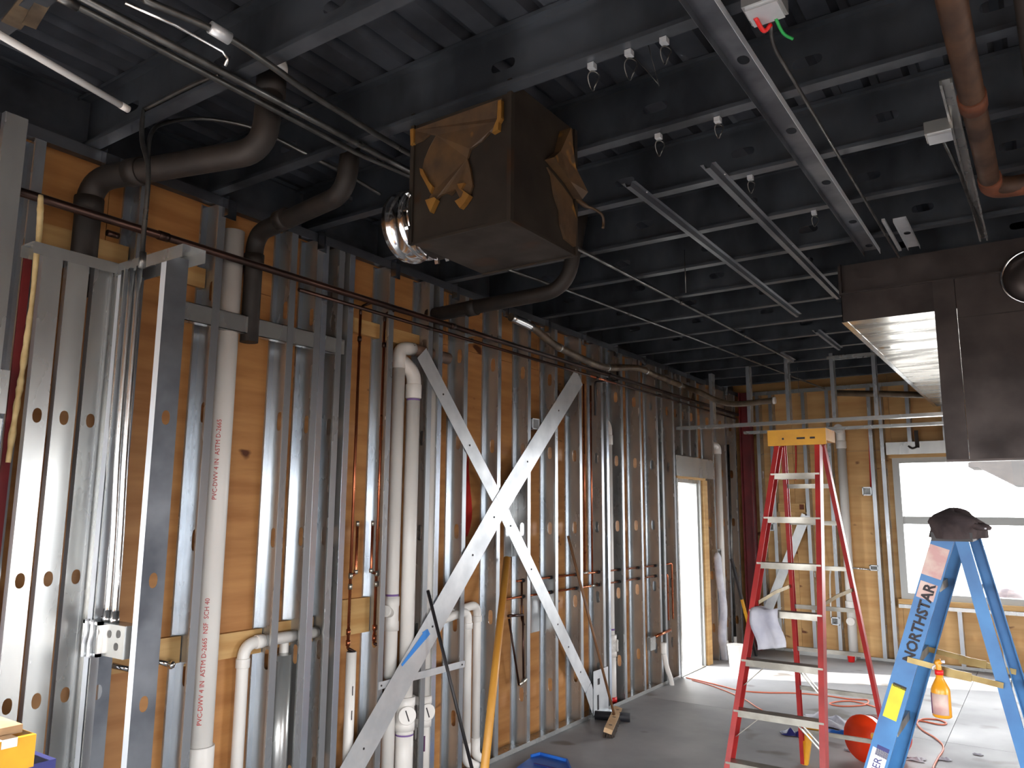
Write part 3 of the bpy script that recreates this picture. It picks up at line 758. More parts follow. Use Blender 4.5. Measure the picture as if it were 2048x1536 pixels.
# red paint streaks on the sheathing
for k, (ya, yb, za, zb) in enumerate(((3.98, 4.13, 1.40, 2.16), (4.42, 4.52, 1.52, 2.28))):
    b = MB(); L_, R_ = [], []
    for i in range(13):
        f = i / 12; w = math.sin(math.pi * min(1, f * 1.25 + .02) ** .7) if f < .8 else (1 - f) * 4.2
        w = max(.08, min(1, w)); cy = (ya + yb) / 2 + .012 * math.sin(f * 9)
        L_.append((XB + .0012, cy - (yb - ya) / 2 * w, za + (zb - za) * f)); R_.append((XB + .0012, cy + (yb - ya) / 2 * w, za + (zb - za) * f))
    b.add(L_ + R_, [(i, i + 13, i + 14, i + 1) for i in range(12)])
    o = b.build('paint_streak', 'red_paint', wl)

# electrical box and three conduits on the chase
t = thing('outlet_box', 'two-gang steel outlet box on the chase stud under three conduits', 'box')
yb_ = 1.628
MB().box(.245, .50, yb_ - .012, yb_ + .05, 1.175, 1.29).build('body', 'steel', t)
b = MB()
for x_ in (.245, .345): b.box(x_, x_ + .012, yb_ - .03, yb_ - .012, 1.17, 1.295)
b.box(.245, .357, yb_ - .03, yb_ - .012, 1.17, 1.182).box(.245, .357, yb_ - .03, yb_ - .012, 1.283, 1.295)
b.build('mud_ring', 'bright_steel', t)
for x_ in (.275, .315): MB().tube(smooth([(x_, yb_ - .03, 1.30), (x_ + .008, yb_ - .035, 1.25), (x_ - .004, yb_ - .034, 1.21), (x_ + .002, yb_ - .036, 1.165)], 5), .009, 10).build('cable', 'strap_steel', t)
for x_, z_ in ((.40, 1.255), (.45, 1.215), (.46, 1.26)): ring(t, (x_, yb_ - .0125, z_), Yv, .014, .002, 'knockout', 'conduit', 14)
for k, (x_, zt, lab) in enumerate(((.285, 2.66, 'leftmost of three shiny conduits above the outlet box'), (.335, 2.66, 'middle of three shiny conduits above the outlet box'), (.385, 2.66, 'rightmost of three shiny conduits above the outlet box'))):
    t = thing('conduit', lab, 'conduit', 'three conduits above the outlet box')
    MB().tube(smooth([(x_, yb_ + .012, 1.30), (x_ - .002, yb_ + .01, 1.6), (x_ - .012 + .004 * k, yb_ + .0, 2.0), (x_ - .02 + .004 * k, yb_, zt)], 6), .0125, 12).build('tube', 'shiny_conduit', t)
    MB().lathe((x_, yb_ + .012, 1.288), Z, [(0, .017), (.02, .017), (.022, .015), (.045, .015)], 12).build('connector', 'shiny_conduit', t)
for p_, lab in ((OX(245, 1336, .0), 'chrome pipe clip seen between the two chase studs'), (OX(325, 1326, -.05), 'chrome pipe clip on the tan blocking board')):
    t = thing('pipe_clip', lab, 'clip')
    MB().tube([p_ + V((-.03, -.03, .012)), p_ + V((.012, .03, -.01))], .012, 10).build('stub', 'bright_steel', t)
    MB().lathe(p_ + V((.012, .03, -.01)), V((.6, .5, -.2)), [(0, .017), (.012, .018), (.02, .01)], 14).build('nut', 'bright_steel', t)

# ================================================================== UNDER THE CEILING
# ---- sheet-metal plenum box between the joists
t = thing('duct_box', 'dark sheet metal duct box with torn brown wrap hanging between the joists', 'duct')
bx0, bx1, by0, by1, bz0, bz1 = 1.282, 1.757, 2.214, 2.69, 2.752, 3.30
b = MB().box(bx0, bx1, by0, by1, bz0, bz1)
body = b.build('box_body', 'duct_steel', t)
for x_ in (bx0, bx1): MB().box(x_ - .009, x_ + .009, by0 - .009, by0 + .012, bz0 - .004, bz1).build('corner_seam', 'duct_steel', t)
MB().box(bx1 - .012, bx1 + .009, by1 - .012, by1 + .009, bz0 - .004, bz1).build('corner_seam', 'duct_steel', t)
for q in ((bx0, bx1, by0 - .006, by0 + .004), (bx0, bx1, by1 - .004, by1 + .006), (bx1 - .004, bx1 + .006, by0, by1)):
    MB().box(*q, bz0 - .006, bz0 + .004).build('bottom_seam', 'duct_steel', t)
cp = V((1.285, 2.345, 2.885))
MB().lathe(cp, (-1, 0, 0), [(0, .158), (.012, .158), (.014, .148), (.055, .148), (.06, .152), (.066, .148), (.12, .148), (.126, .153), (.134, .153), (.14, .148), (.155, .147)], 40).build('round_collar', 'bright_steel', t)
for k in range(14):
    a = math.pi * 2 * k / 14
    MB().box(-.012, .006, -.012, .012, -.006, .006).build('collar_tab', 'bright_steel', t).matrix_world = Matrix.Translation(cp + V((-.004, math.cos(a) * .162, math.sin(a) * .162))) @ Matrix.Rotation(a, 4, 'X')
def patch(name, m, pxs, fn, n, th=0.006, wob=0.0):
    pts = [fn(*q) for q in pxs]
    n = V(n)
    b = MB(); k = len(pts)
    fr = [p + n * (th + random.uniform(0, wob)) for p in pts]
    b.add(pts + fr, [tuple(range(k)), tuple(range(k, 2 * k))[::-1]] + [(i, (i + 1) % k, k + (i + 1) % k, k + i) for i in range(k)])
    return b.build(name, m, t)
fy = lambda a, c: OY(a, c, by0 - .003)
patch('torn_wrap', 'mastic', [(826, 262), (1008, 200), (1008, 236), (1003, 246), (1001, 262), (990, 268), (983, 266), (966, 284), (944, 300), (937, 318), (944, 342), (948, 372), (943, 388), (928, 404), (922, 394), (914, 380), (905, 392), (893, 388), (884, 392), (877, 400), (868, 424), (858, 408), (864, 398), (868, 386), (864, 368), (849, 344), (852, 320), (862, 296), (874, 272), (862, 270), (848, 282), (830, 290)], fy, (0, -1, 0), .006, .012)
patch('amber_edge', 'amber_edge', [(1002, 206), (1008, 204), (1008, 240), (1003, 248), (1002, 263), (990, 270), (994, 256), (1000, 242)], fy, (0, -1, 0), .02)
patch('amber_edge', 'amber_edge', [(846, 340), (852, 342), (864, 366), (872, 376), (868, 390), (860, 374), (848, 352)], fy, (0, -1, 0), .022)
patch('amber_edge', 'amber_edge', [(858, 404), (876, 398), (880, 402), (868, 428), (862, 414)], fy, (0, -1, 0), .024)
patch('amber_edge', 'amber_edge', [(922, 372), (936, 370), (930, 382), (946, 394), (936, 410), (927, 420), (917, 406), (930, 398), (934, 388), (926, 382)], fy, (0, -1, 0), .024)
patch('amber_edge', 'amber_edge', [(826, 262), (833, 260), (833, 288), (827, 294)], fy, (0, -1, 0), .018)
fx = lambda a, c: OX(a, c, bx1 + .002)
patch('torn_wrap', 'mastic', [(1119, 262), (1126, 300), (1136, 340), (1152, 390), (1150, 402), (1128, 366), (1106, 340), (1089, 320), (1108, 306)], fx, (1, 0, 0), .03, .03)
patch('torn_wrap', 'mastic', [(1092, 335), (1100, 352), (1106, 392), (1116, 420), (1118, 450), (1126, 478), (1146, 494), (1150, 440), (1140, 400), (1120, 372), (1104, 350)], fx, (1, 0, 0), .006, .008)
w = [OX(1150, 395, 1.76), OX(1172, 412, 1.80), OX(1188, 418, 1.83), OX(1204, 430, 1.86), OX(1207, 446, 1.86), OX(1206, 456, 1.86)]
MB().tube(smooth(w, 4), [.010] * 5 + [.006] * (len(smooth(w, 4)) - 5), 8).build('hanging_shred', 'mastic', t)

# ---- kitchen hood and its long plenum at the right
t = thing('exhaust_hood', 'large soot stained steel exhaust hood hanging at the right', 'hood')
HX0, HX1, HY0, HY1, HZ0, HZ1 = 2.33, 5.3, 5.0, 9.7, 2.863, 3.235
MB().box(HX0, HX1, HY0, HY0 + .004, HZ0, 3.04).build('plenum_front', 'hood_steel', t)
MB().box(HX0 - .02, HX1, HY0 + .05, HY0 + .055, 3.04, HZ1).build('plenum_top_front', 'hood_steel', t)
MB().box(HX0, HX1, HY0 - .012, HY0 + .055, 3.036, 3.044).build('ledge', 'hood_steel', t)
MB().box(HX0, HX0 + .004, HY0, HY1, HZ0, HZ1).build('plenum_side', 'hood_steel', t)
for y0, y1 in ((HY0 + .004, 6.848), (6.852, 8.3), (8.304, HY1)):
    MB().box(HX0 + .03, HX1, y0, y1, HZ0, HZ0 + .003).build('underside_panel', 'polished_steel', t)
MB().box(HX0 - .004, HX0 + .03, HY0 - .004, HY1, HZ0 - .004, HZ0).build('edge_strip', 'bright_steel', t)
lo = MB().box(2.945, HX1, HY0 - .006, HY0 + .02, 2.0, 3.036).build('front_panel', 'hood_steel', t)
MB().box(2.832, 2.942, HY0 - .012, HY0 + .02, 2.0, 3.036).build('corner_post', 'hood_steel', t)
MB().box(2.945, HX1, HY0 - .009, HY0 - .006, 2.803, 2.809).build('panel_seam', 'cast_iron', lo)
MB().box(2.832, HX1, HY0 - .016, HY0 + .03, 1.992, 2.004).build('bottom_hem', 'hood_steel', t)
c = OY(2068, 552, HY0 - .02)
R = (OY(2003, 556, HY0 - .02) - c).length
b = MB(); pts = [c + V((math.cos(a), 0, math.sin(a))) * R for a in [math.pi * 2 * i / 40 for i in range(41)]]
b.tube(pts, .008, 8, False); b.build('gauge_ring', 'bright_steel', t)
MB().lathe(c + V((0, .014, 0)), (0, -1, 0), [(0, R * .97), (.01, R * .97), (.02, R * .3), (.021, .0)], 30).build('gauge_disc', 'hood_steel', t)
for x_ in (2.5, 4.6):
    MB().box(x_, x_ + .03, HY0 + .3, HY0 + .33, HZ1, ZJ).build('hanger_rod', 'conduit', t)

# ---- cast iron drains
def iron(label, pts, r, rf, hubs, m='cast_iron'):
    t = thing('iron_drain', label, 'pipe')
    f = fillet(pts, rf, 8)
    MB().tube(f, r, 18).build('pipe', m, t)
    for p, ax in hubs: ring(t, p, V(ax).normalized(), r * 1.13, .07, 'hub', m, 20)
    return t
t1 = iron('thick iron drain bending from the wall up through the deck beside the curved conduit', [(-.02, 1.60, 2.60), (-.02, 1.60, 3.11), (.84, 1.83, 3.11), (.85, 1.84, 3.53)], .052, .12, [((-.02, 1.60, 2.99), Z), ((.22, 1.664, 3.11), (.86, .23, 0)), ((.85, 1.838, 3.38), Z)])
MB().lathe((.85, 1.84, 3.44), Z, [(0, .06), (.03, .06), (.05, .055)], 18).build('deck_collar', 'pvc', t1)
iron('iron drain elbow right of the tall white pipe top', [(-.03, 2.46, 2.55), (-.03, 2.46, 3.13), (.74, 2.36, 3.14), (.78, 2.36, 3.53)], .046, .11, [((-.03, 2.46, 2.98), Z), ((.25, 2.41, 3.135), (.7, -.08, 0))])
iron('dark iron drain elbow behind the duct box', [(-.05, 3.88, 2.99), (.98, 3.95, 3.03), (1.10, 3.94, 3.53)], .046, .16, [((.3, 3.905, 3.0), (1, .07, .04))])

# ---- conduits running along the room
def cond(name, label, pts, r, m='conduit', rf=0, hubs=(), grp=None, n=10):
    t = thing(name, label, 'conduit', grp)
    f = fillet(pts, rf, 6) if rf else [V(p) for p in pts]
    MB().tube(f, r, n).build('tube', m, t)
    for p, ax in hubs: ring(t, p, V(ax).normalized(), r * 1.35, .06, 'coupling', m, 12)
    return t
a = OZ(150, 10, 3.215); c = OZ(700, 299, 3.215)
cond('ceiling_conduit', 'long conduit under the joists passing left of the duct box', [(a.x, -.6, 3.215), (a.x, 1.2, 3.215), (c.x, 2.2, 3.215), (1.127, 3.79, 3.225), (1.242, 7.98, 3.225)], .0115, hubs=[((a.x, 1.0, 3.215), Yv), ((1.05, 2.85, 3.22), Yv), ((1.17, 5.3, 3.225), Yv)])
a2 = OZ(165, 0, 3.225); c2 = OZ(700, 280, 3.225)
cond('ceiling_conduit', 'second conduit lying tight beside the long one at upper left', [(a2.x, -.6, 3.228), (c2.x, 2.2, 3.228), (c2.x, 3.1, 3.228)], .0135)
pts = [OZ(250, -20, 3.24), OZ(290, 0, 3.235), OZ(440, 66, 3.23), OZ(540, 130, 3.215), OZ(610, 180, 3.21), OZ(700, 236, 3.215), OZ(806, 300, 3.22)]
pts = [pts[0] + (pts[0] - pts[1]) * 8] + pts + [pts[-1] + V((0, .5, 0))]
t = thing('ceiling_conduit', 'conduit with a white coupling crossing to the duct box top', 'conduit')
MB().tube(smooth(pts, 4), .0125, 10).build('tube', 'conduit', t)
p = OZ(440, 66, 3.23); d = (OZ(470, 84, 3.225) - p).normalized()
MB().tube([p - d * .035, p + d * .035], .021, 14).build('coupling', 'strap_steel', t)
cond('ceiling_conduit', 'thin conduit under the far joists along the left side', [(.55, 3.9, 3.225), (.63, 4.53, 3.225), (.80, 6.6, 3.225), (1.118, 10.0, 3.2)], .010, hubs=[((.7, 5.4, 3.225), Yv)])
a = OZ(292, 30, 3.235)
cond('ceiling_conduit', 'thin bright conduit ending in a hook beside the coupling', [OZ(250, 5, 3.235), OZ(350, 50, 3.235), OZ(446, 103, 3.235), OZ(456, 118, 3.21), OZ(450, 132, 3.19)], .006, 'shiny_conduit')
D1 = [OY(285, 520, 1.56), OY(287, 470, 1.56), OY(297, 345, 1.55), OY(284, 280, 1.55), OY(287, 224, 1.555), OY(300, 214, 1.56), OY(390, 168, 1.558), OY(440, 150, 1.558)]
cond('bent_conduit', 'bent conduit rising from the chase to the joist flange', smooth(D1, 4), .0095, hubs=[(D1[0], Z)])
D2 = [OY(297, 350, 1.57), OY(297, 300, 1.575), OY(304, 264, 1.60), OY(330, 246, 1.68), OY(403, 237, 1.85), OY(495, 252, 2.0), OY(560, 280, 2.1), OY(625, 314, 2.205), OY(700, 352, 2.4), OY(760, 388, 2.6)]
cond('bent_conduit', 'curved conduit arching from the chase over to the second joist', smooth(D2, 4), .0085)
# white tube and tan strips in the corner of the picture
t = thing('light_tube', 'white tube with a capped end at the upper left corner', 'tube')
a = OZ(-60, 35, 3.16); c = OZ(243, 211, 3.16)
MB().tube([a, c], .0125, 14).build('tube', 'white_tube', t)
d = (c - a).normalized(); MB().tube([c - d * .004, c + d * .03], .0135, 14).build('end_cap', 'pvc', t)
for a, c, r, lab in (((22, 50), (70, -8), .028, 'wide tan strip hanging at the upper left corner'), ((58, 52), (100, -20), .020, 'narrow tan strip hanging beside the wide one')):
    t = thing('insulation_strip', lab, 'strip')
    p0 = OZ(*a, 3.24); p1 = OZ(*c, 3.26)
    MB().bar(p0, p1, r * 2, .006, Z).build('strip', 'insulation', t)

# ---- furring channels under the joists
def hat(label, x, y0, y1, w=.036, x1=None):
    x1 = x if x1 is None else x1
    t = thing('furring_channel', label, 'channel', 'furring channels under the joists')
    prof = [(-w, 0), (-w * .5, 0), (-w * .28, -.022), (w * .28, -.022), (w * .5, 0), (w, 0), (w, .0015), (w * .48, .0015), (w * .26, -.020), (-w * .26, -.020), (-w * .48, .0015), (-w, .0015)]
    MB().prism(prof, (x, y0, ZJ - .002), (x1, y1, ZJ - .002), Xv, Z).build('channel', 'dull_steel', t)
    for y in (y0 + .15, (y0 + y1) / 2, y1 - .15): ring(t, (x + (x1 - x) * (y - y0) / (y1 - y0) + w * .72, y, ZJ - .003), Z, .005, .004, 'screw', 'bright_steel', 8)
hat('long furring channel under the joists right of the duct box', 1.765, 3.19, 6.22)
hat('furring channel nearest the hood that stops short of it', 2.15, 3.20, 5.83)
hat('short furring channel left of the hood near the soffit', OZ(1632, 664, 3.23).x, OZ(1632, 664, 3.23).y, OZ(1676, 700, 3.23).y)
hat('short furring channel above the first hanger of the soffit', OZ(1558, 708, 3.23).x, OZ(1558, 708, 3.23).y, OZ(1585, 724, 3.23).y)
t = thing('ceiling_stud', 'wide punched steel channel running toward the hood', 'channel')
place(cee(0.088, 0.032, 0.0, 4.2, [.09, .55, 1.16, 1.77, 2.38, 2.99, 3.6], .020, .03, 'dull_steel'), 'channel', t, frame((2.588, 4.86, ZJ - .003), (1, 0, 0), (0, 0, 1), (0, -1, 0)), .0014)
t = thing('ceiling_stud', 'short pale punched channel piece at the hood top', 'channel')
a = OZ(1790, 432, 3.22); c = OZ(1822, 488, 3.22)
place(cee(0.062, 0.02, 0.0, .55, [.27], .018, .03, 'strap_steel'), 'channel', t, frame((c.x + .03, 4.93, ZJ - .003), (1, 0, 0), (0, 0, 1), (0, -1, 0)), .0014)
MB().bar((c.x - .075, 4.35, ZJ - .01), (c.x - .075, 4.93, ZJ - .01), .016, .014).build('edge_strip', 'strap_steel', t)
t = thing('ceiling_stud', 'narrow double channel beside the thick rusty pipe', 'channel')
for dx in (0, .034): MB().box(3.085 + dx, 3.093 + dx, 3.0, 4.98, ZJ - .022, ZJ - .003).build('rail', 'steel', t)
MB().box(3.085, 3.127, 3.0, 4.98, ZJ - .005, ZJ - .002).build('web', 'steel', t)
# junction boxes with conduits
def jbox(label, p, s):
    t = thing('ceiling_box', label, 'box')
    MB().box(p.x - s, p.x + s, p.y - s, p.y + s, p.z, p.z + .05).build('box', 'steel', t)
    MB().box(p.x - s * .85, p.x + s * .85, p.y - s * .85, p.y + s * .85, p.z - .012, p.z).build('cover', 'strap_steel', t)
    ring(t, p + V((0, s * 1.2, .02)), Yv, .014, .03, 'connector', 'bright_steel', 12)
    return t
b1 = OZ(1530, 22, 3.20)
t = jbox('steel ceiling box with red and green wires near the top edge', b1, .055)
MB().tube(smooth([b1 + V((-.03, 0, -.01)), b1 + V((-.02, .05, -.03)), b1 + V((.0, .06, -.01))], 5), .007, 8).build('red_wire', 'red_plastic', t)
MB().tube(smooth([b1 + V((.02, .04, -.01)), b1 + V((.03, .08, -.04)), b1 + V((.05, .11, -.05))], 5), .005, 8).build('green_wire', 'green_wire', t)
cond('box_conduit', 'thin armoured cable running from the wired ceiling box to the hood', [OZ(1540, 44, 3.20), OZ(1545, 90, 3.20), OZ(1575, 140, 3.2), OZ(1600, 182, 3.2), (2.675, 4.95, 3.2)], .0065, 'conduit', .1)
b2 = OZ(1880, 272, 3.20)
jbox('steel ceiling box beside the thick rusty pipe', b2, .05)
cond('box_conduit', 'thin conduit leading from the ceiling box down past the rusty pipe', [b2 + V((0, .05, .02)), b2 + V((.03, .5, .02)), b2 + V((.06, 1.5, .02))], .0075)
# thick rusty sprinkler main
t = thing('sprinkler_main', 'thick rusty iron pipe with an orange coupling at the upper right', 'pipe')
MB().tube(fillet([(3.165, 1.2, 3.15), (3.19, 3.93, 3.15), (3.45, 4.02, 3.16)], .12, 8), .040, 18).build('pipe', 'rusty_iron', t)
ring(t, (3.181, 3.02, 3.15), Yv, .046, .09, 'coupling', 'rust', 20)
MB().tube(fillet([(3.19, 3.80, 3.15), (3.19, 3.95, 3.15), (3.36, 3.99, 3.155)], .11, 8), .046, 18).build('elbow', 'rust', t)
t = thing('sprinkler_branch', 'dark pipe at the right edge above the hood', 'pipe')
MB().tube([(3.33, 1.7, 3.20), (3.42, 4.9, 3.20)], .032, 16).build('pipe', 'cast_iron', t)
ring(t, (3.37, 3.2, 3.20), Yv, .037, .07, 'coupling', 'cast_iron', 16)

# ---- wire loops hung on joist flanges
for k, (px_, py_, y_, rr, lab) in enumerate(((1186, 122, 2.222, .028, 'wire loop hanging right of the duct box on the near joist'), (1260, 98, 2.222, .030, 'thin wire loop second along the near joist'), (1330, 72, 2.222, .024, 'wire loop with a dark knot near the wide channel'), (1318, 254, 2.83, .026, 'faint wire loop on the next joist right of the duct box'), (1505, 430, 3.44, .022, 'faint wire loop between the two furring channels'), (1436, 222, 2.83, .022, 'wire hook clipped beside the wide channel'), (1628, 410, 4.05, .022, 'faint wire loop beside the wide channel end'))):
    t = thing('cable_hanger', lab, 'wire loop', 'wire loops hung from the joists')
    p = OY(px_, py_, y_)
    p.z = min(p.z, ZJ - .012)
    MB().box(p.x - .012, p.x + .012, y_ - .02, y_ + .006, ZJ - .022, ZJ - .002).build('clip', 'strap_steel', t)
    c = V((p.x, y_ + .004, ZJ - .026 - rr * 1.2))
    MB().tube([c + V((math.cos(a) * rr * .7, .012 * math.sin(a * 2), math.sin(a) * rr * 1.25)) for a in [2 * math.pi * i / 24 for i in range(25)]], .0026, 6, False).build('loop', 'conduit', t)
t = thing('tie_wire', 'thin tie wire dangling in a V from the near joist', 'wire')
MB().tube([OY(1264, 108, 2.23), OY(1318, 170, 2.3), OY(1318, 172, 2.3), OY(1296, 88, 2.23)], .0016, 5).build('wire', 'conduit', t)
for a, c, lab in (((1369, 500), (1362, 585), 'thin drop wire below the long furring channel'), ((1595, 735), (1600, 792), 'thin drop wire beside the soffit hanger')):
    t = thing('drop_wire', lab, 'wire')
    p = OZ(*a, ZJ - .01); q = OP(c[0], c[1], p, V((CF.x, CF.y, 0)))
    MB().tube([p, V((p.x, p.y, q.z))], .003, 6).build('wire', 'conduit', t)

# ---- armoured hose snaking along the top of the left wall
t = thing('flex_hose', 'snaking insulated hose along the wall top bending into the soffit', 'hose')
pt = [OX(*q, .12) for q in ((1022, 634), (1065, 655), (1110, 690), (1170, 720), (1215, 735), (1275, 736), (1310, 750), (1360, 770))]
pt += [OY(1398, 784, 7.82), OY(1432, 800, 7.9), OY(1470, 808, 7.9), OY(1547, 801, 7.9)]
sp = smooth(pt, 6)
MB().tube(sp, .030, 14).build('hose', 'insulation', t)
MB().tube(sp[:7], .0315, 14).build('sleeve', 'shiny_conduit', t)
d = (sp[-1] - sp[-2]).normalized(); MB().tube([sp[-1] - d * .005, sp[-1] + d * .02], .036, 16).build('end_ring', 'pvc', t)
for i in (13, 24, 33, 42): ring(t, sp[i], (sp[i + 1] - sp[i]).normalized(), .033, .03, 'strap', 'steel', 14)
t = thing('side_hose', 'dark pipe emerging behind the soffit toward the window', 'hose')
MB().tube([OY(1668, 786, 9.2), OY(1780, 788, 9.2), OY(1850, 790, 9.2)], .034, 14).build('hose', 'insulation', t)
MB().tube([OY(1663, 785, 9.2), OY(1672, 786, 9.2)], .037, 14).build('end_ring', 'pvc', t)

# ================================================================== LADDERS
def crail(b, p0, p1, inward, w, fl, th=.004):
    """C-channel rail: web w wide on the outer side, flanges pointing along 'inward'"""
    p0 = V(p0); p1 = V(p1); d = (p1 - p0).normalized()
    i = V(inward); i = (i - d * i.dot(d)).normalized(); s = d.cross(i).normalized()
    prof = [(0, -w / 2), (fl, -w / 2), (fl, -w / 2 + th), (th, -w / 2 + th), (th, w / 2 - th), (fl, w / 2 - th), (fl, w / 2), (0, w / 2)]
    return b.prism(prof, p0, p1, i, s)
# ---- red stepladder
t = thing('step_ladder', 'tall red fibreglass stepladder with yellow top standing mid room', 'ladder')
nf = V((0, 2.15, -.70)); pf = V((0, 5.12, 2.17))
nr = V((0, 2.15, .62)); pr = V((0, 5.20, 2.17))
FL = [OP(1553, 890, pf, nf), OP(1458, 1500, pf, nf)]
FR = [OP(1642, 890, pf, nf), OP(1654, 1500, pf, nf)]
RL = [OP(1563, 890, pr, nr), OP(1602, 1515, pr, nr)]
RR = [OP(1650, 890, pr, nr), OP(1758, 1400, pr, nr)]
def to_floor(l, z=.012):
    d = l[1] - l[0]; return l[0] + d * ((l[0].z - z) / (l[0].z - l[1].z))
def at_z(l, z):
    d = l[1] - l[0]; return l[0] + d * ((l[0].z - z) / (l[0].z - l[1].z))
for l, inw, w, fl in ((FL, (1, 0, 0), .078, .03), (FR, (-1, 0, 0), .078, .03), (RL, (1, 0, 0), .05, .025), (RR, (-1, 0, 0), .05, .025)):
    f = to_floor(l)
    MB2 = MB(); crail(MB2, l[0], f, inw, w, fl)
    o = MB2.build('front_rail' if w > .06 else 'rear_rail', 'red_fiberglass', t)
    if w > .06: MB().box(f.x - .02, f.x + .045 if inw[0] > 0 else f.x + .02, f.y - .05, f.y + .05, 0, .014).build('foot', 'black_rubber', o)
    else:
        e = at_z(l, .26); i = inw[0]
        MB().prism([(0, 0), (.035, 0), (.075, .22), (.12, .24), (.12, .27), (0, .27)], V((f.x + i * .01, f.y - .02, .0)), V((f.x + i * .01, f.y + .02, .0)), (i, 0, 0), Z).build('shoe', 'yellow_plastic', o)
ta, tb = FL[0], FR[0]; zc = 2.165
cap = MB().box(ta.x - .03, tb.x + .05, 5.03, 5.27, zc - .02, zc + .055).box(ta.x - .03, tb.x + .05, 5.02, 5.03, zc - .045, zc + .055).build('top_cap', 'yellow_plastic', t)
for x_, w_ in ((.06, .012), (.15, .05), (.23, .03)): MB().box(ta.x + x_, ta.x + x_ + w_, 5.018, 5.02, zc - .008, zc + .004).build('print_mark', 'ink', t)
for k, row in enumerate((952, 1038, 1128, 1222, 1321, 1421, 1524)):
    xl = 1553 + (1458 - 1553) * (row - 890) / 610
    a = OP(xl, row, pf, nf); c = at_z(FR, a.z)
    b = MB().box(a.x + .004, c.x - .004, a.y - .038, a.y + .038, a.z + .010, a.z + .014).box(a.x + .004, c.x - .004, a.y - .040, a.y - .036, a.z - .022, a.z + .014).box(a.x + .004, c.x - .004, a.y + .036, a.y + .040, a.z - .022, a.z + .014)
    st = b.build('step', 'aluminium', t)
    if k >= 4:
        w = c.x - a.x
        MB().bar(V((a.x + .012, a.y - .03, a.z - .13)), V((a.x + w * .30, a.y - .03, a.z - .012)), .004, .02, Yv).build('step_brace', 'aluminium', st)
        for dy in (-.03, .02): MB().bar(V((c.x - .012, a.y + dy, a.z - .15)), V((c.x - w * .30, a.y + dy, a.z - .012)), .004, .018, Yv).build('step_brace', 'aluminium', st)
for row in (973, 1045, 1133, 1212, 1296, 1374, 1460):
    a = OP(1563 + (row - 890) * 39 / 625, row, pr, nr); c = at_z(RR, a.z)
    MB().box(a.x + .003, c.x - .003, a.y - .004, a.y + .004, a.z - .014, a.z + .014).box(a.x + .003, c.x - .003, a.y - .016, a.y - .004, a.z + .010, a.z + .014).build('rear_brace', 'aluminium', t)
for fr, rr, sgn in ((FL, RL, 1), (FR, RR, -1)):
    a = at_z(fr, 1.17) + V((sgn * .03, .03, 0)); c = at_z(rr, 1.22) + V((sgn * .01, -.02, 0)); m_ = (a + c) / 2 + V((0, 0, .01))
    MB().bar(a, m_, .004, .022).bar(m_, c, .004, .022).build('spreader', 'brass', t)
# cloth over a step
A = OP(1500, 1222, pf, nf)
tc = thing('rag', 'crumpled grey white paper cloth draped over a red ladder step', 'cloth')
b = MB(); nx, ny = 9, 14
x0 = OP(1506, 1222, pf, nf).x; w = .16
for j in range(ny):
    for i in range(nx):
        u = i / (nx - 1); v = j / (ny - 1)
        s = v * .30
        if s < .09: p = V((x0 + u * w, A.y + .04 - s, A.z + .022))
        else: p = V((x0 + u * w + (s - .09) * .22, A.y - .048 - (s - .09) * .12, A.z + .022 - (s - .09)))
        p += V((0, -.012 * abs(math.sin(u * 9 + v * 2)), .010 * math.sin(u * 7) * (s < .09)))
        if s >= .09: p += V((.01 * math.sin(v * 9), -.02 * abs(math.sin(u * 5 + 1)), .03 * (u - .5)))
        b.v.append(tuple(p))
b.f = [(j * nx + i, j * nx + i + 1, (j + 1) * nx + i + 1, (j + 1) * nx + i) for j in range(ny - 1) for i in range(nx - 1)]; b.s = [True] * len(b.f)
b.build('cloth', 'paper', tc, .002)

# ---- blue stepladder, seen from its side
t = thing('step_ladder', 'blue fibreglass stepladder marked by hand in the right foreground', 'ladder')
YN = 3.6
def side(px_, py_, dy=0.0): return OY(px_, py_, YN) + V((0, dy, 0))
fa, fb = side(1886, 1070), side(1750, 1536)
ra, rb = side(1918, 1070), side(1994, 1330)
WD = V((.035, .40, 0))
def foot(a, c):
    d = c - a; return a + d * ((a.z - .012) / (a.z - c.z))
ff, rf_ = foot(fa, fb), foot(ra, rb)
rails = {}
for nm, a, c, off, inw, w, fl in (('front_rail', fa, ff, V((0, 0, 0)), (0, 1, 0), .080, .032), ('front_rail', fa, ff, WD, (0, -1, 0), .080, .032), ('rear_rail', ra, rf_, V((0, 0, 0)), (0, 1, 0), .046, .026), ('rear_rail', ra, rf_, WD, (0, -1, 0), .046, .026)):
    k = .05 if off.length else -.03                        # flares toward the floor
    b = MB(); p0 = a + off * .80 + (V((0, .04, 0)) if not off.length else V((0, 0, 0))); p1 = c + off * 1.06
    crail(b, p0, p1, inw, w, fl, .004)
    o = b.build(nm, 'blue_fiberglass', t); rails.setdefault(nm, []).append((p0, p1, o))
    MB().box(p1.x - .035, p1.x + .035, p1.y - .02, p1.y + .02, 0, .014).build('foot', 'black_rubber', o)
def on(r, z):
    p0, p1, _ = r; return p0 + (p1 - p0) * ((p0.z - z) / (p0.z - p1.z))
F0, F1 = rails['front_rail']; R0, R1 = rails['rear_rail']
for z in (1.42, 1.13, .84, .55, .27):
    a, c = on(F0, z), on(F1, z)
    MB().box(a.x - .036, a.x + .036, a.y + .006, c.y - .006, z + .008, z + .012).box(a.x - .040, a.x - .036, a.y + .006, c.y - .006, z - .022, z + .012).box(a.x + .036, a.x + .040, a.y + .006, c.y - .006, z - .022, z + .012).build('step', 'aluminium', t)
for z in (1.40, 1.02, .62, .3):
    a, c = on(R0, z), on(R1, z)
    MB().box(a.x - .004, a.x + .004, a.y + .004, c.y - .004, z - .016, z + .016).build('rear_brace', 'aluminium', t)
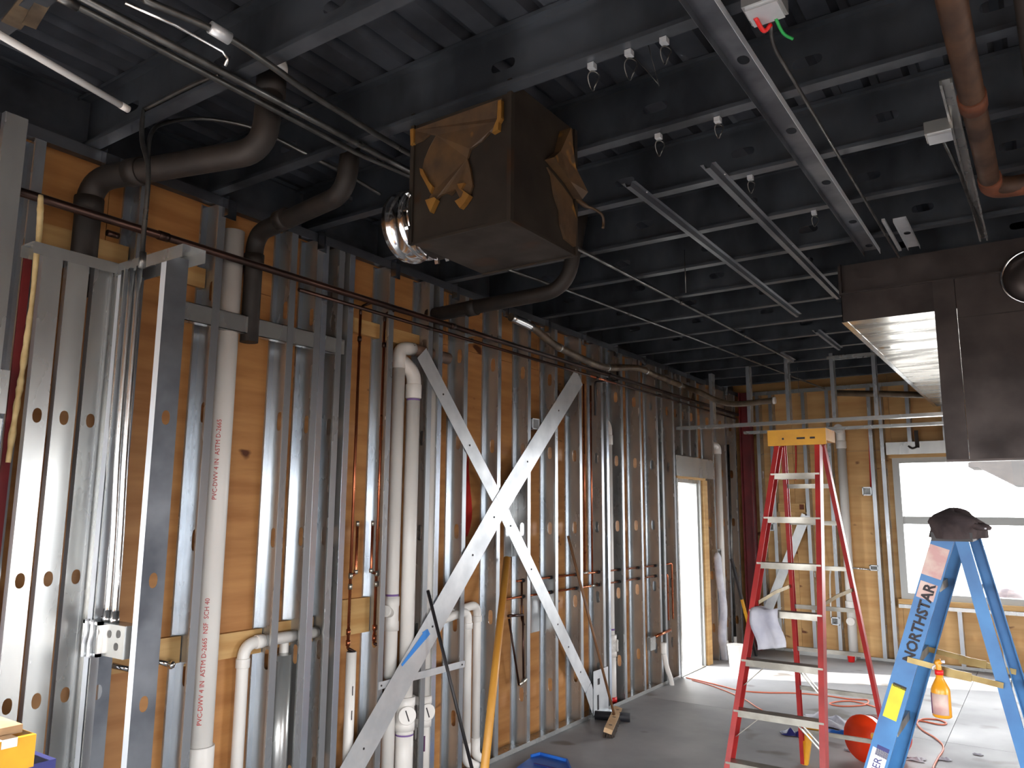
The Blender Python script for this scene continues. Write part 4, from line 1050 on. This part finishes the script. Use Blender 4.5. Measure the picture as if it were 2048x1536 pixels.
b = MB().box(fa.x - .045, ra.x + .045, fa.y + .01, fa.y + .36, 1.60, 1.635).box(fa.x - .035, ra.x + .035, fa.y + .02, fa.y + .35, 1.635, 1.645)
b.build('top_cap', 'black_plastic', t)
za, zc_ = 1.105, 1.06
for r1, r2 in ((F0, R0), (F1, R1)):
    a, c = on(r1, 1.125), on(r2, 1.065); m_ = a.lerp(c, .5)
    sp_ = MB().bar(a + V((0, -.006, 0)), m_ + V((0, -.006, 0)), .004, .022).build('spreader', 'brass', t)
    MB().bar(m_ + V((-.03, -.010, 0)), c + V((0, -.010, 0)), .004, .022).build('spreader', 'brass', t)
    MB().bar(m_ + V((-.04, -.014, 0)), m_ + V((.06, -.014, -.012)), .006, .032).build('hinge', 'brass', sp_)
# marks on the near rail: its web faces the viewer
dr = (F0[1] - F0[0]).normalized(); up_ = -dr; nn = V((0, -1, 0)); rt = V((dr.z, 0, -dr.x)); rt = rt if rt.x > 0 else -rt
def onrail(z, s, h=.0012): p = on(F0, z); return p + rt * s + V((0, -h, 0))
def rail_plate(z0, z1, s0, s1, m, name, par=F0[2]):
    q = [onrail(z0, s0), onrail(z0, s1), onrail(z1, s1), onrail(z1, s0)]
    return MB().add(q, [(0, 1, 2, 3)]).build(name, m, par, .0006)
lettering('NORTHSTAR', .056, 'ink', onrail(1.115, .022, .0026), up_, (-rt.x, 0, -rt.z), F0[2], bold=.0018)
rail_plate(1.575, 1.455, -.040, .034, 'label_paper', 'warning_sticker')
rail_plate(1.43, 1.365, -.034, .030, 'label_paper', 'torn_sticker')
rail_plate(1.015, .885, -.028, .024, 'yellow_label', 'caution_sticker')
rail_plate(1.022, 1.008, -.024, .026, 'ink', 'sticker_header')
rail_plate(.76, .55, -.030, .030, 'white_label', 'maker_sticker')
rail_plate(.775, .735, -.016, .030, 'navy_ink', 'maker_mark')
lettering('WERNER', .040, 'navy_ink', onrail(.575, .014, .0022), up_, (-rt.x, 0, -rt.z), F0[2])
# dark gloves lying on the top cap
tg = thing('work_glove', 'dark work glove bundled on top of the blue stepladder', 'glove')
c = V(((fa.x + ra.x) / 2 + .005, fa.y + .15, 1.640)); b = MB()
nu, nv = 18, 8
for j in range(nv + 1):
    for i in range(nu):
        u = 2 * math.pi * i / nu; v = j / nv * math.pi / 2
        r = 1 + .16 * math.sin(3 * u + j) + .08 * math.sin(7 * u)
        b.v.append((c.x + math.cos(u) * math.cos(v) * .100 * r, c.y + math.sin(u) * math.cos(v) * .20 * r, c.z - .03 * (j == 0) + math.sin(v) * .085 * (1 + .12 * math.sin(2 * u))))
b.f = [(j * nu + i, j * nu + (i + 1) % nu, (j + 1) * nu + (i + 1) % nu, (j + 1) * nu + i) for j in range(nv) for i in range(nu)]; b.s = [True] * len(b.f)
b.build('palm', 'cloth_dark', tg)
for k, (dx, dy, l) in enumerate(((.05, -.09, .07), (.075, -.06, .065), (.085, -.02, .06), (-.07, -.08, .05))):
    p = c + V((dx * .8, dy, .026)); MB().tube(smooth([p, p + V((l * .5, -.02, -.004)), p + V((l, -.035, -.014))], 3), [.014, .014, .013, .012, .012, .011, .008], 8).build('finger', 'cloth_dark', tg)
MB().bar(c + V((.06, -.10, .03)), c + V((.115, -.12, .012)), .012, .006).build('cuff_tab', 'white_label', tg)
# spray bottle hooked on the spreader
tb_ = thing('spray_bottle', 'amber spray bottle with a white label hooked on the blue ladder', 'bottle')
hp = on(F0, 1.125).lerp(on(R0, 1.065), .40) + V((0, -.055, .0))
bt = OY(1885, 1434, hp.y); top = OY(1877, 1322, hp.y)
H = top.z - bt.z
MB().lathe(bt, Z, [(0, .030), (.004, .034), (H * .46, .034), (H * .52, .032), (H * .60, .024), (H * .70, .0135), (H * .80, .0125)], 22).build('body', 'amber_plastic', tb_)
MB().lathe(bt + Z * H * .755, Z, [(0, .0155), (.018, .0155)], 16).build('collar', 'red_plastic', tb_)
MB().tube(smooth([bt + Z * H * .80, bt + Z * H * .9, bt + V((-.004, 0, H * .97)), bt + V((.010, .0, H * 1.0))], 4), .010, 10).build('trigger_head', 'amber_plastic', tb_)
MB().tube([bt + V((.006, 0, H * .985)), bt + V((.022, -.002, H * 1.0))], .006, 8).build('nozzle', 'white_label', tb_)
MB().tube([bt + V((-.008, 0, H * .93)), bt + V((-.020, -.004, H * .88)), bt + V((-.020, -.004, H * .84))], .004, 8).build('trigger', 'white_label', tb_)
b = MB(); n_ = 12
for i in range(n_ + 1):
    a = math.radians(-170 + 130 * i / n_)
    for zz in (H * .06, H * .43): b.v.append((bt.x + math.cos(a) * .0346, bt.y + math.sin(a) * .0346, bt.z + zz))
b.f = [(2 * i, 2 * i + 2, 2 * i + 3, 2 * i + 1) for i in range(n_)]; b.s = [True] * n_
b.build('label', 'label_paper', tb_, .0004)
b = MB()
for i in range(5):
    a = math.radians(-176 + 28 * i / 4)
    for zz in (H * .06, H * .43): b.v.append((bt.x + math.cos(a) * .0349, bt.y + math.sin(a) * .0349, bt.z + zz))
b.f = [(2 * i, 2 * i + 2, 2 * i + 3, 2 * i + 1) for i in range(4)]; b.s = [True] * 4
b.build('label_band', 'purple_ink', tb_, .0004)

# ================================================================== ON THE FLOOR
def pole(name, label, cat, a, c, r, m, cap=None):
    t = thing(name, label, cat); MB().tube([a, c], r, 14).build('shaft', m, t)
    if cap: d = (a - c).normalized(); MB().lathe(a, d, [(0, r * 1.01), (.004, r * .9), (.006, r * .5)], 14).build('tip', cap, t)
    return t
pole('yellow_pole', 'thick yellow wooden pole leaning on the stud wall', 'pole', OX(1014, 1117, .05), OZ(957, 1650, .0), .026, 'bamboo', 'lumber')
pole('black_pole', 'thin black steel rod leaning in front of the wide strap', 'rod', OX(856, 1182, .03), OZ(962, 1610, .0), .0105, 'black_plastic', 'black_plastic')
t = thing('push_broom', 'push broom leaning at the strap foot with its head on the floor', 'broom')
hd0, hd1 = OZ(1236, 1418, .06), OZ(1216, 1462, .055)
hm = hd0.lerp(hd1, .4) + V((0, 0, .02))
MB().tube([OX(1136, 1072, .03), hm], .011, 10).build('handle', 'stick_wood', t)
MB().bar(hd0, hd1, .065, .035, V((.3, 0, 1))).build('head_block', 'broom_wood', t)
br = MB()
d = hd1 - hd0; sdv = d.cross(Z).normalized()
for i in range(26):
    for k in (-1.5, -.5, .5, 1.5):
        p = hd0 + d * ((i + .5) / 26) + sdv * k * .015 - Z * .012
        q = p - Z * (p.z - .002) + sdv * k * .008 + V((random.uniform(-.005, .005), random.uniform(-.005, .005), 0))
        br.bar(p, q, .012, .012, Xv)
o = br.build('bristles', 'bristle', t); o['kind'] = 'stuff'
for f in (.15, .5, .85): MB().bar(hd0 + d * f + Z * .019 - sdv * .02, hd0 + d * f + Z * .019 + sdv * .02, .006, .003).build('slot', 'ink', t)
t = thing('rubber_roll', 'black rubber roll lying on the floor behind the broom head', 'roll')
a, c = OZ(1190, 1430, .035), OZ(1260, 1435, .035)
MB().lathe(a, c - a, [(0, .020), (.001, .035), ((c - a).length, .035), ((c - a).length + .001, .02)], 20).build('roll', 'black_rubber', t)
t = thing('dust_pan', 'blue plastic dust pan at the bottom edge of the picture', 'dust pan')
P = [OZ(*q, .012) for q in ((1020, 1548), (1062, 1518), (1080, 1513), (1134, 1527), (1142, 1548), (1120, 1580), (1030, 1580))]
k = len(P); lift = [p + V((0, 0, .012)) for p in P]
MB().add(P + lift, [tuple(range(k)), tuple(range(k, 2 * k))[::-1]] + [(i, (i + 1) % k, k + (i + 1) % k, k + i) for i in range(k)]).build('pan', 'blue_plastic', t)
for i in (1, 2, 3): MB().bar(lift[i], lift[i + 1], .012, .035).build('rim', 'blue_plastic', t)
MB().bar(OZ(1068, 1527, .03), OZ(1120, 1539, .03), .012, .006).build('slot', 'navy_ink', t)
# bucket on its side
t = thing('bucket', 'orange plastic bucket lying on its side behind the blue ladder', 'bucket')
R0_ = .150
mo = OZ(1726, 1477, R0_ + .005); ax = V((.42, .88, -.055)).normalized()
MB().tube([mo + ax * d_ for d_ in (.0, .0, .02, .03, .06, .065, .36, .36, .352, .352, .06, 0)], [.142, .155, .155, .150, .149, .146, .130, .001, .001, .125, .141, .142], 32, False).build('shell', 'orange_plastic', t)
MB().tube([mo + ax * (.06 + .05 * math.sin(math.pi * i / 20)) + (V((0, 0, 1)).cross(ax).normalized() * math.cos(math.pi * i / 20) + V((.0, -.2, -.98)) * math.sin(math.pi * i / 20) * .9) * .153 for i in range(21)], .004, 6).build('bail', 'white_label', t)
b = MB(); sv = ax.cross(Z).normalized(); uv = sv.cross(ax)
for i in range(9):
    a = math.radians(60 + 70 * i / 8)
    for d_, r_ in ((.09, .1475), (.30, .1365)): b.v.append(tuple(mo + ax * d_ + (sv * math.cos(a) + uv * math.sin(a)) * r_))
b.f = [(2 * i, 2 * i + 2, 2 * i + 3, 2 * i + 1) for i in range(8)]; b.s = [True] * 8
b.build('print', 'label_paper', t, .0005)
# crumpled sheets, rags and scraps
def crumple(name, label, cat, c, sx, sy, h, m, seed, n=16, rot=0.0, parts='sheet'):
    rnd = random.Random(seed); ph = [rnd.uniform(0, 6) for _ in range(8)]
    t = thing(name, label, cat); b = MB()
    for j in range(n):
        for i in range(n):
            u = i / (n - 1) * 2 - 1; v = j / (n - 1) * 2 - 1
            e = max(0, 1 - max(abs(u), abs(v)) ** 2)
            z = h * (.25 + e) * (.5 + .5 * math.sin(3.1 * u + ph[0]) * math.cos(2.7 * v + ph[1]) + .3 * math.sin(7 * u + 4 * v + ph[2])) * (.3 + .7 * e) + .004
            x = u * sx * (1 + .18 * math.sin(3 * v + ph[3])); y = v * sy * (1 + .18 * math.sin(3.4 * u + ph[4]))
            cx, sn = math.cos(rot), math.sin(rot)
            b.v.append((c.x + x * cx - y * sn, c.y + x * sn + y * cx, max(.003, z) + c.z))
    b.f = [(j * n + i, j * n + i + 1, (j + 1) * n + i + 1, (j + 1) * n + i) for j in range(n - 1) for i in range(n - 1)]; b.s = [True] * len(b.f)
    b.build(parts, m, t, .0015)
crumple('plastic_sheet', 'crumpled white plastic sheet on the floor behind the red ladder', 'sheet', OZ(1650, 1446, 0), .19, .17, .09, 'paper', 3)
crumple('blue_rag', 'crumpled blue rag on the floor left of the orange bucket', 'rag', OZ(1672, 1468, 0), .16, .07, .04, 'blue_plastic', 5)
crumple('chip_bag', 'dark blue shiny wrapper by the rear foot of the red ladder', 'wrapper', OZ(1586, 1470, 0), .09, .05, .035, 'navy_ink', 7)
crumple('paper_scrap', 'white paper scrap on the floor right of the blue ladder', 'scrap', OZ(1832, 1520, 0), .055, .04, .02, 'paper', 9)
crumple('paper_scrap', 'small white scrap under the cord end', 'scrap', OZ(1888, 1520, 0), .04, .025, .015, 'paper', 10)
crumple('paper_scrap', 'tiny white scrap far right on the floor', 'scrap', OZ(1956, 1510, 0), .03, .02, .01, 'paper', 12)
crumple('paper_scrap', 'small white scrap in front of the orange bucket', 'scrap', OZ(1705, 1502, 0), .05, .03, .015, 'paper', 14)
# orange extension cord
t = thing('extension_cord', 'orange extension cord trailing from the doorway across the floor', 'cord')
fl = lambda L_: [OZ(a, c, .006) for a, c in L_]
MB().tube(smooth(fl([(1372, 1355), (1395, 1360), (1440, 1371), (1480, 1381), (1530, 1385), (1590, 1386), (1650, 1391), (1700, 1398), (1735, 1400), (1728, 1410), (1680, 1412), (1660, 1406), (1700, 1402), (1745, 1412), (1790, 1428), (1822, 1437), (1850, 1443), (1882, 1449), (1893, 1446), (1875, 1439), (1845, 1438), (1834, 1446), (1845, 1460), (1868, 1474), (1884, 1488), (1886, 1500), (1876, 1516), (1866, 1536), (1864, 1560)]), 5), .006, 7).build('cable', 'orange_cord', t)
t = thing('extension_cord', 'thin pink cord crossing the floor left of the red ladder', 'cord')
MB().tube(smooth(fl([(1384, 1360), (1420, 1370), (1462, 1386), (1492, 1400), (1510, 1412), (1524, 1420)]), 5), .005, 7).build('cable', 'orange_cord', t)

# ================================================================== NEAR LEFT CORNER
p = OY(50, 1473, 1.12)
t = thing('work_bench', 'dark blue bench top at the bottom left corner', 'bench')
MB().box(p.x - .62, p.x - .02, p.y - .5, p.y + .10, .70, p.z - .085).build('top', 'navy_ink', t)
for dx, dy in ((-.58, -.46), (-.06, -.46), (-.58, .06), (-.06, .06)): MB().box(p.x + dx - .02, p.x + dx + .02, p.y + dy - .02, p.y + dy + .02, 0, .70).build('leg', 'steel', t)
t = thing('tool_case', 'yellow tool case with a steel clasp at the bottom left corner', 'case')
MB().box(p.x - .30, p.x, p.y - .3, p.y + .03, p.z - .085, p.z).build('shell', 'yellow_plastic', t)
MB().box(p.x - .30, p.x - .05, p.y - .05, p.y + .015, p.z, p.z + .022).build('lid', 'broom_wood', t)
MB().box(p.x - .04, p.x + .004, p.y - .06, p.y - .02, p.z - .02, p.z + .004).build('clasp', 'bright_steel', t)

# ================================================================== BESIDE THE DOOR AND ON THE FAR WALL
def wall_pipe(label, px_, r0, r1, x, r, m='pvc', hook=None):
    a, c = OX(px_[0], r0, x), OX(px_[1], r1, x)
    t = thing('wall_pipe', label, 'pipe')
    y = (a.y + c.y) / 2
    MB().tube([(x, y, a.z), (x, y, 0.0)], r, 16).build('pipe', m, t)
    if hook: MB().tube(fillet([(x, y, a.z - .02), (x, y, a.z + .07), (x - .06, y - .16, a.z + .10)], .06, 6), r * 1.12, 16).build('elbow', m, t)
    hub(t, (x, y, .12), Z, r * 1.18, .12, 'base_hub')
wall_pipe('white pipe with an elbow top right of the doorway', (1437, 1447), 905, 1310, -.05, .042, hook=True)
wall_pipe('thin brown pipe between the doorway and the corner', (1459, 1466), 890, 1310, -.04, .022, 'conduit')
t = thing('insulation_sleeve', 'loose white pipe sleeve hanging beside the doorway post', 'sleeve')
pt = [OX(1434, 1105, .03), OX(1438, 1150, .03), OX(1446, 1215, .03), OX(1444, 1270, .03), OX(1449, 1322, .03)]
MB().tube(smooth(pt, 5), [.02] + [.045] * 8 + [.05] * 8 + [.042] * 4, 10).build('sleeve', 'paper', t)
t = thing('wire_box', 'small steel wire box beside the doorway post', 'box')
p = OX(1439, 1112, .02); MB().box(-.05, .02, p.y - .07, p.y + .07, p.z - .08, p.z + .08).build('box', 'steel', t); MB().box(.02, .024, p.y - .05, p.y + .05, p.z - .06, p.z + .06).build('face', 'conduit', t)
t = thing('spirit_level', 'long black and yellow level leaning in the far left corner', 'level')
a = OX(1463, 1118, .05); c = OZ(1513, 1312, .0)
MB().bar(a, a.lerp(c, .42), .05, .025, Xv).build('upper_half', 'black_plastic', t); MB().bar(a.lerp(c, .42), a.lerp(c, .66), .045, .022, Xv).build('yellow_band', 'yellow_plastic', t); MB().bar(a.lerp(c, .66), c, .05, .025, Xv).build('lower_half', 'black_plastic', t)
t = thing('paint_pail', 'small white pail on the floor in the far left corner', 'pail')
p = OZ(1474, 1334, 0); MB().lathe(p, Z, [(0, .075), (.004, .08), (.22, .095), (.226, .1), (.24, .1), (.241, .088), (.1, .08)], 20).build('pail', 'pvc', t)
# far wall: white stack with a hooked top
t = thing('wall_stack', 'tall white pipe with a hooked top on the far wall', 'pipe')
a = OY(1684, 870, YB + .03); x_ = OY(1692, 1050, YB + .03).x
MB().tube([(x_, YB + .03, .0), (x_, YB + .03, a.z - .1)], .052, 18).build('pipe', 'pvc', t)
MB().tube(fillet([(x_, YB + .03, a.z - .14), (x_, YB + .03, a.z + .06), (x_, YB - .10, a.z + .07)], .07, 8), .056, 18).build('elbow', 'pvc', t)
hub(t, (x_, YB + .03, .60), Z, .062, .10); hub(t, (x_, YB + .03, a.z - .12), Z, .061, .09)
MB().lathe((x_, YB + .03, .42), (0, -1, 0), [(0, .05), (.075, .05), (.08, .045)], 18).build('cleanout', 'pvc', t)
# electrical boxes on the far wall
for (xa, ya, xb, yb), lab in (((1724, 974, 1744, 991), 'steel box with a red wire left of the window'), ((1739, 1130, 1757, 1142), 'steel box at mid height left of the window'), ((1662, 1234, 1680, 1251), 'steel box low on the far wall behind the red ladder'), ((1534, 1046, 1549, 1062), 'steel box at the far left seen through the red ladder')):
    t = thing('wall_box', lab, 'box')
    a, c = OY(xa, ya, YB), OY(xb, yb, YB)
    b = MB(); e = .012
    for q in ((a.x, c.x, c.z, c.z + e), (a.x, c.x, a.z - e, a.z), (a.x, a.x + e, c.z, a.z), (c.x - e, c.x, c.z, a.z)): b.box(q[0], q[1], YB - .004, YB + .06, q[2], q[3])
    b.build('rim', 'strap_steel', t); MB().box(a.x, c.x, YB + .05, YB + .056, c.z, a.z).build('back', 'conduit', t)
for pts_, lab in ((((1736, 770), (1738, 860), (1742, 976)), 'red cable dropping to the box left of the window'), (((1590, 868), (1592, 910), (1591, 960)), 'red cable behind the red ladder top')):
    t = thing('red_cable', lab, 'cable'); MB().tube(smooth([OY(*q, YB + .13) for q in pts_], 4), .009, 8).build('cable', 'red_plastic', t)
for pts_, lab in ((((1632, 1020), (1634, 1090), (1640, 1122), (1634, 1124)), 'white cable looping behind the red ladder'), (((1668, 1132), (1660, 1150), (1662, 1235)), 'white cable dropping to the low box on the far wall')):
    t = thing('white_cable', lab, 'cable'); MB().tube(smooth([OY(*q, YB + .02) for q in pts_], 4), .010, 8).build('cable', 'pvc', t)
t = thing('wall_conduit', 'short level conduit running to the mid height box by the window', 'conduit')
MB().tube([OY(1704, 1136, YB + .02), OY(1740, 1139, YB + .02)], .010, 8).build('tube', 'shiny_conduit', t)
t = thing('strap_brace', 'white diagonal strap on the far wall behind the red ladder', 'brace')
a, c = OY(1612, 1030, YB - .006), OY(1530, 1235, YB - .006); d = (c - a).normalized(); n = d.cross(Yv).normalized() * .055
MB().add([a - n, a + n, c + n, c - n], [(0, 1, 2, 3)]).build('strap', 'strap_steel', t, .002)
MB().tube([a - V((0, .003, 0)), a - V((0, .006, 0))], .01, 8).build('screw', 'ink', t)
t = thing('wood_block', 'pale wood block between the far studs behind the red ladder', 'block')
a, c = OY(1556, 1007, YB + .02), OY(1611, 1024, YB + .02); MB().box(a.x, c.x, YB + .02, YB + .06, c.z, a.z).build('board', 'lumber', t)
MB().box(c.x - .07, c.x - .015, YB + .018, YB + .02, c.z + .03, a.z - .01).build('stamp', 'rust', t)
t = thing('red_cup', 'small red cup on the floor at the foot of the far wall', 'cup')
p = OZ(1703, 1324, 0); MB().lathe(p, Z, [(0, .03), (.003, .034), (.075, .043), (.08, .045), (.081, .038), (.02, .03)], 18).build('cup', 'red_plastic', t)
MB().lathe(p + Z * .074, Z, [(0, .0455), (.010, .0455)], 18).build('rim', 'pvc', t)
t = thing('base_board', 'white board lying on the floor along the far wall', 'board')
a, c = OZ(1575, 1322, 0), OZ(1698, 1332, 0); MB().box(a.x, c.x, YB - .14, YB - .10, .0, .05).build('board', 'vinyl', t)
MB().box(a.x, c.x, YB - .10, YB - .085, .0, .012).build('lip', 'vinyl', t)
t = thing('hook_bracket', 'dark hook on the window header', 'bracket')
p = OY(1834, 885, YB - .01); MB().box(p.x - .02, p.x + .02, YB - .03, YB - .002, p.z - .06, p.z + .14).build('plate', 'cast_iron', t)
MB().tube(smooth([p + V((0, -.03, -.05)), p + V((-.05, -.05, -.07)), p + V((-.09, -.04, -.04))], 4), .010, 8).build('hook', 'cast_iron', t)

# ================================================================== OUTSIDE THE WINDOW
t = thing('roof_eave', 'grey roof eave outside seen at the top right of the window', 'eave')
P = [OY(*q, 13.2) for q in ((1936, 934), (1956, 934), (2028, 970), (2100, 975), (2100, 880), (1936, 925))]
k = len(P); Q = [p + V((0, 1.2, 0)) for p in P]
MB().add(P + Q, [tuple(range(k)), tuple(range(k, 2 * k))[::-1]] + [(i, (i + 1) % k, k + (i + 1) % k, k + i) for i in range(k)]).build('soffit', 'dark_roof', t)
MB().box(P[3].x - .1, P[3].x + .2, 13.3, 14.2, -.12, P[2].z).build('post', 'dark_roof', t)
t = thing('garden_mound', 'grey mound outside under the lower right of the window', 'mound')
c = OY(2015, 1196, 11.6); b = MB(); nu, nv = 20, 8
for j in range(nv + 1):
    for i in range(nu):
        u = 2 * math.pi * i / nu; v = j / nv * math.pi / 2
        r = 1 + .08 * math.sin(3 * u) + .05 * math.sin(5 * u + j)
        b.v.append((c.x + math.cos(u) * math.cos(v) * .42 * r, c.y + math.sin(u) * math.cos(v) * .4 * r, -.12 + math.sin(v) * (c.z + .24)))
b.f = [(j * nu + i, j * nu + (i + 1) % nu, (j + 1) * nu + (i + 1) % nu, (j + 1) * nu + i) for j in range(nv) for i in range(nu)]; b.s = [True] * len(b.f)
b.build('body', 'cloth_dark', t)
MB().lathe((c.x, c.y, -.12), Z, [(0, .46), (.05, .46), (.06, .42)], 20).build('skirt', 'cloth_dark', t)
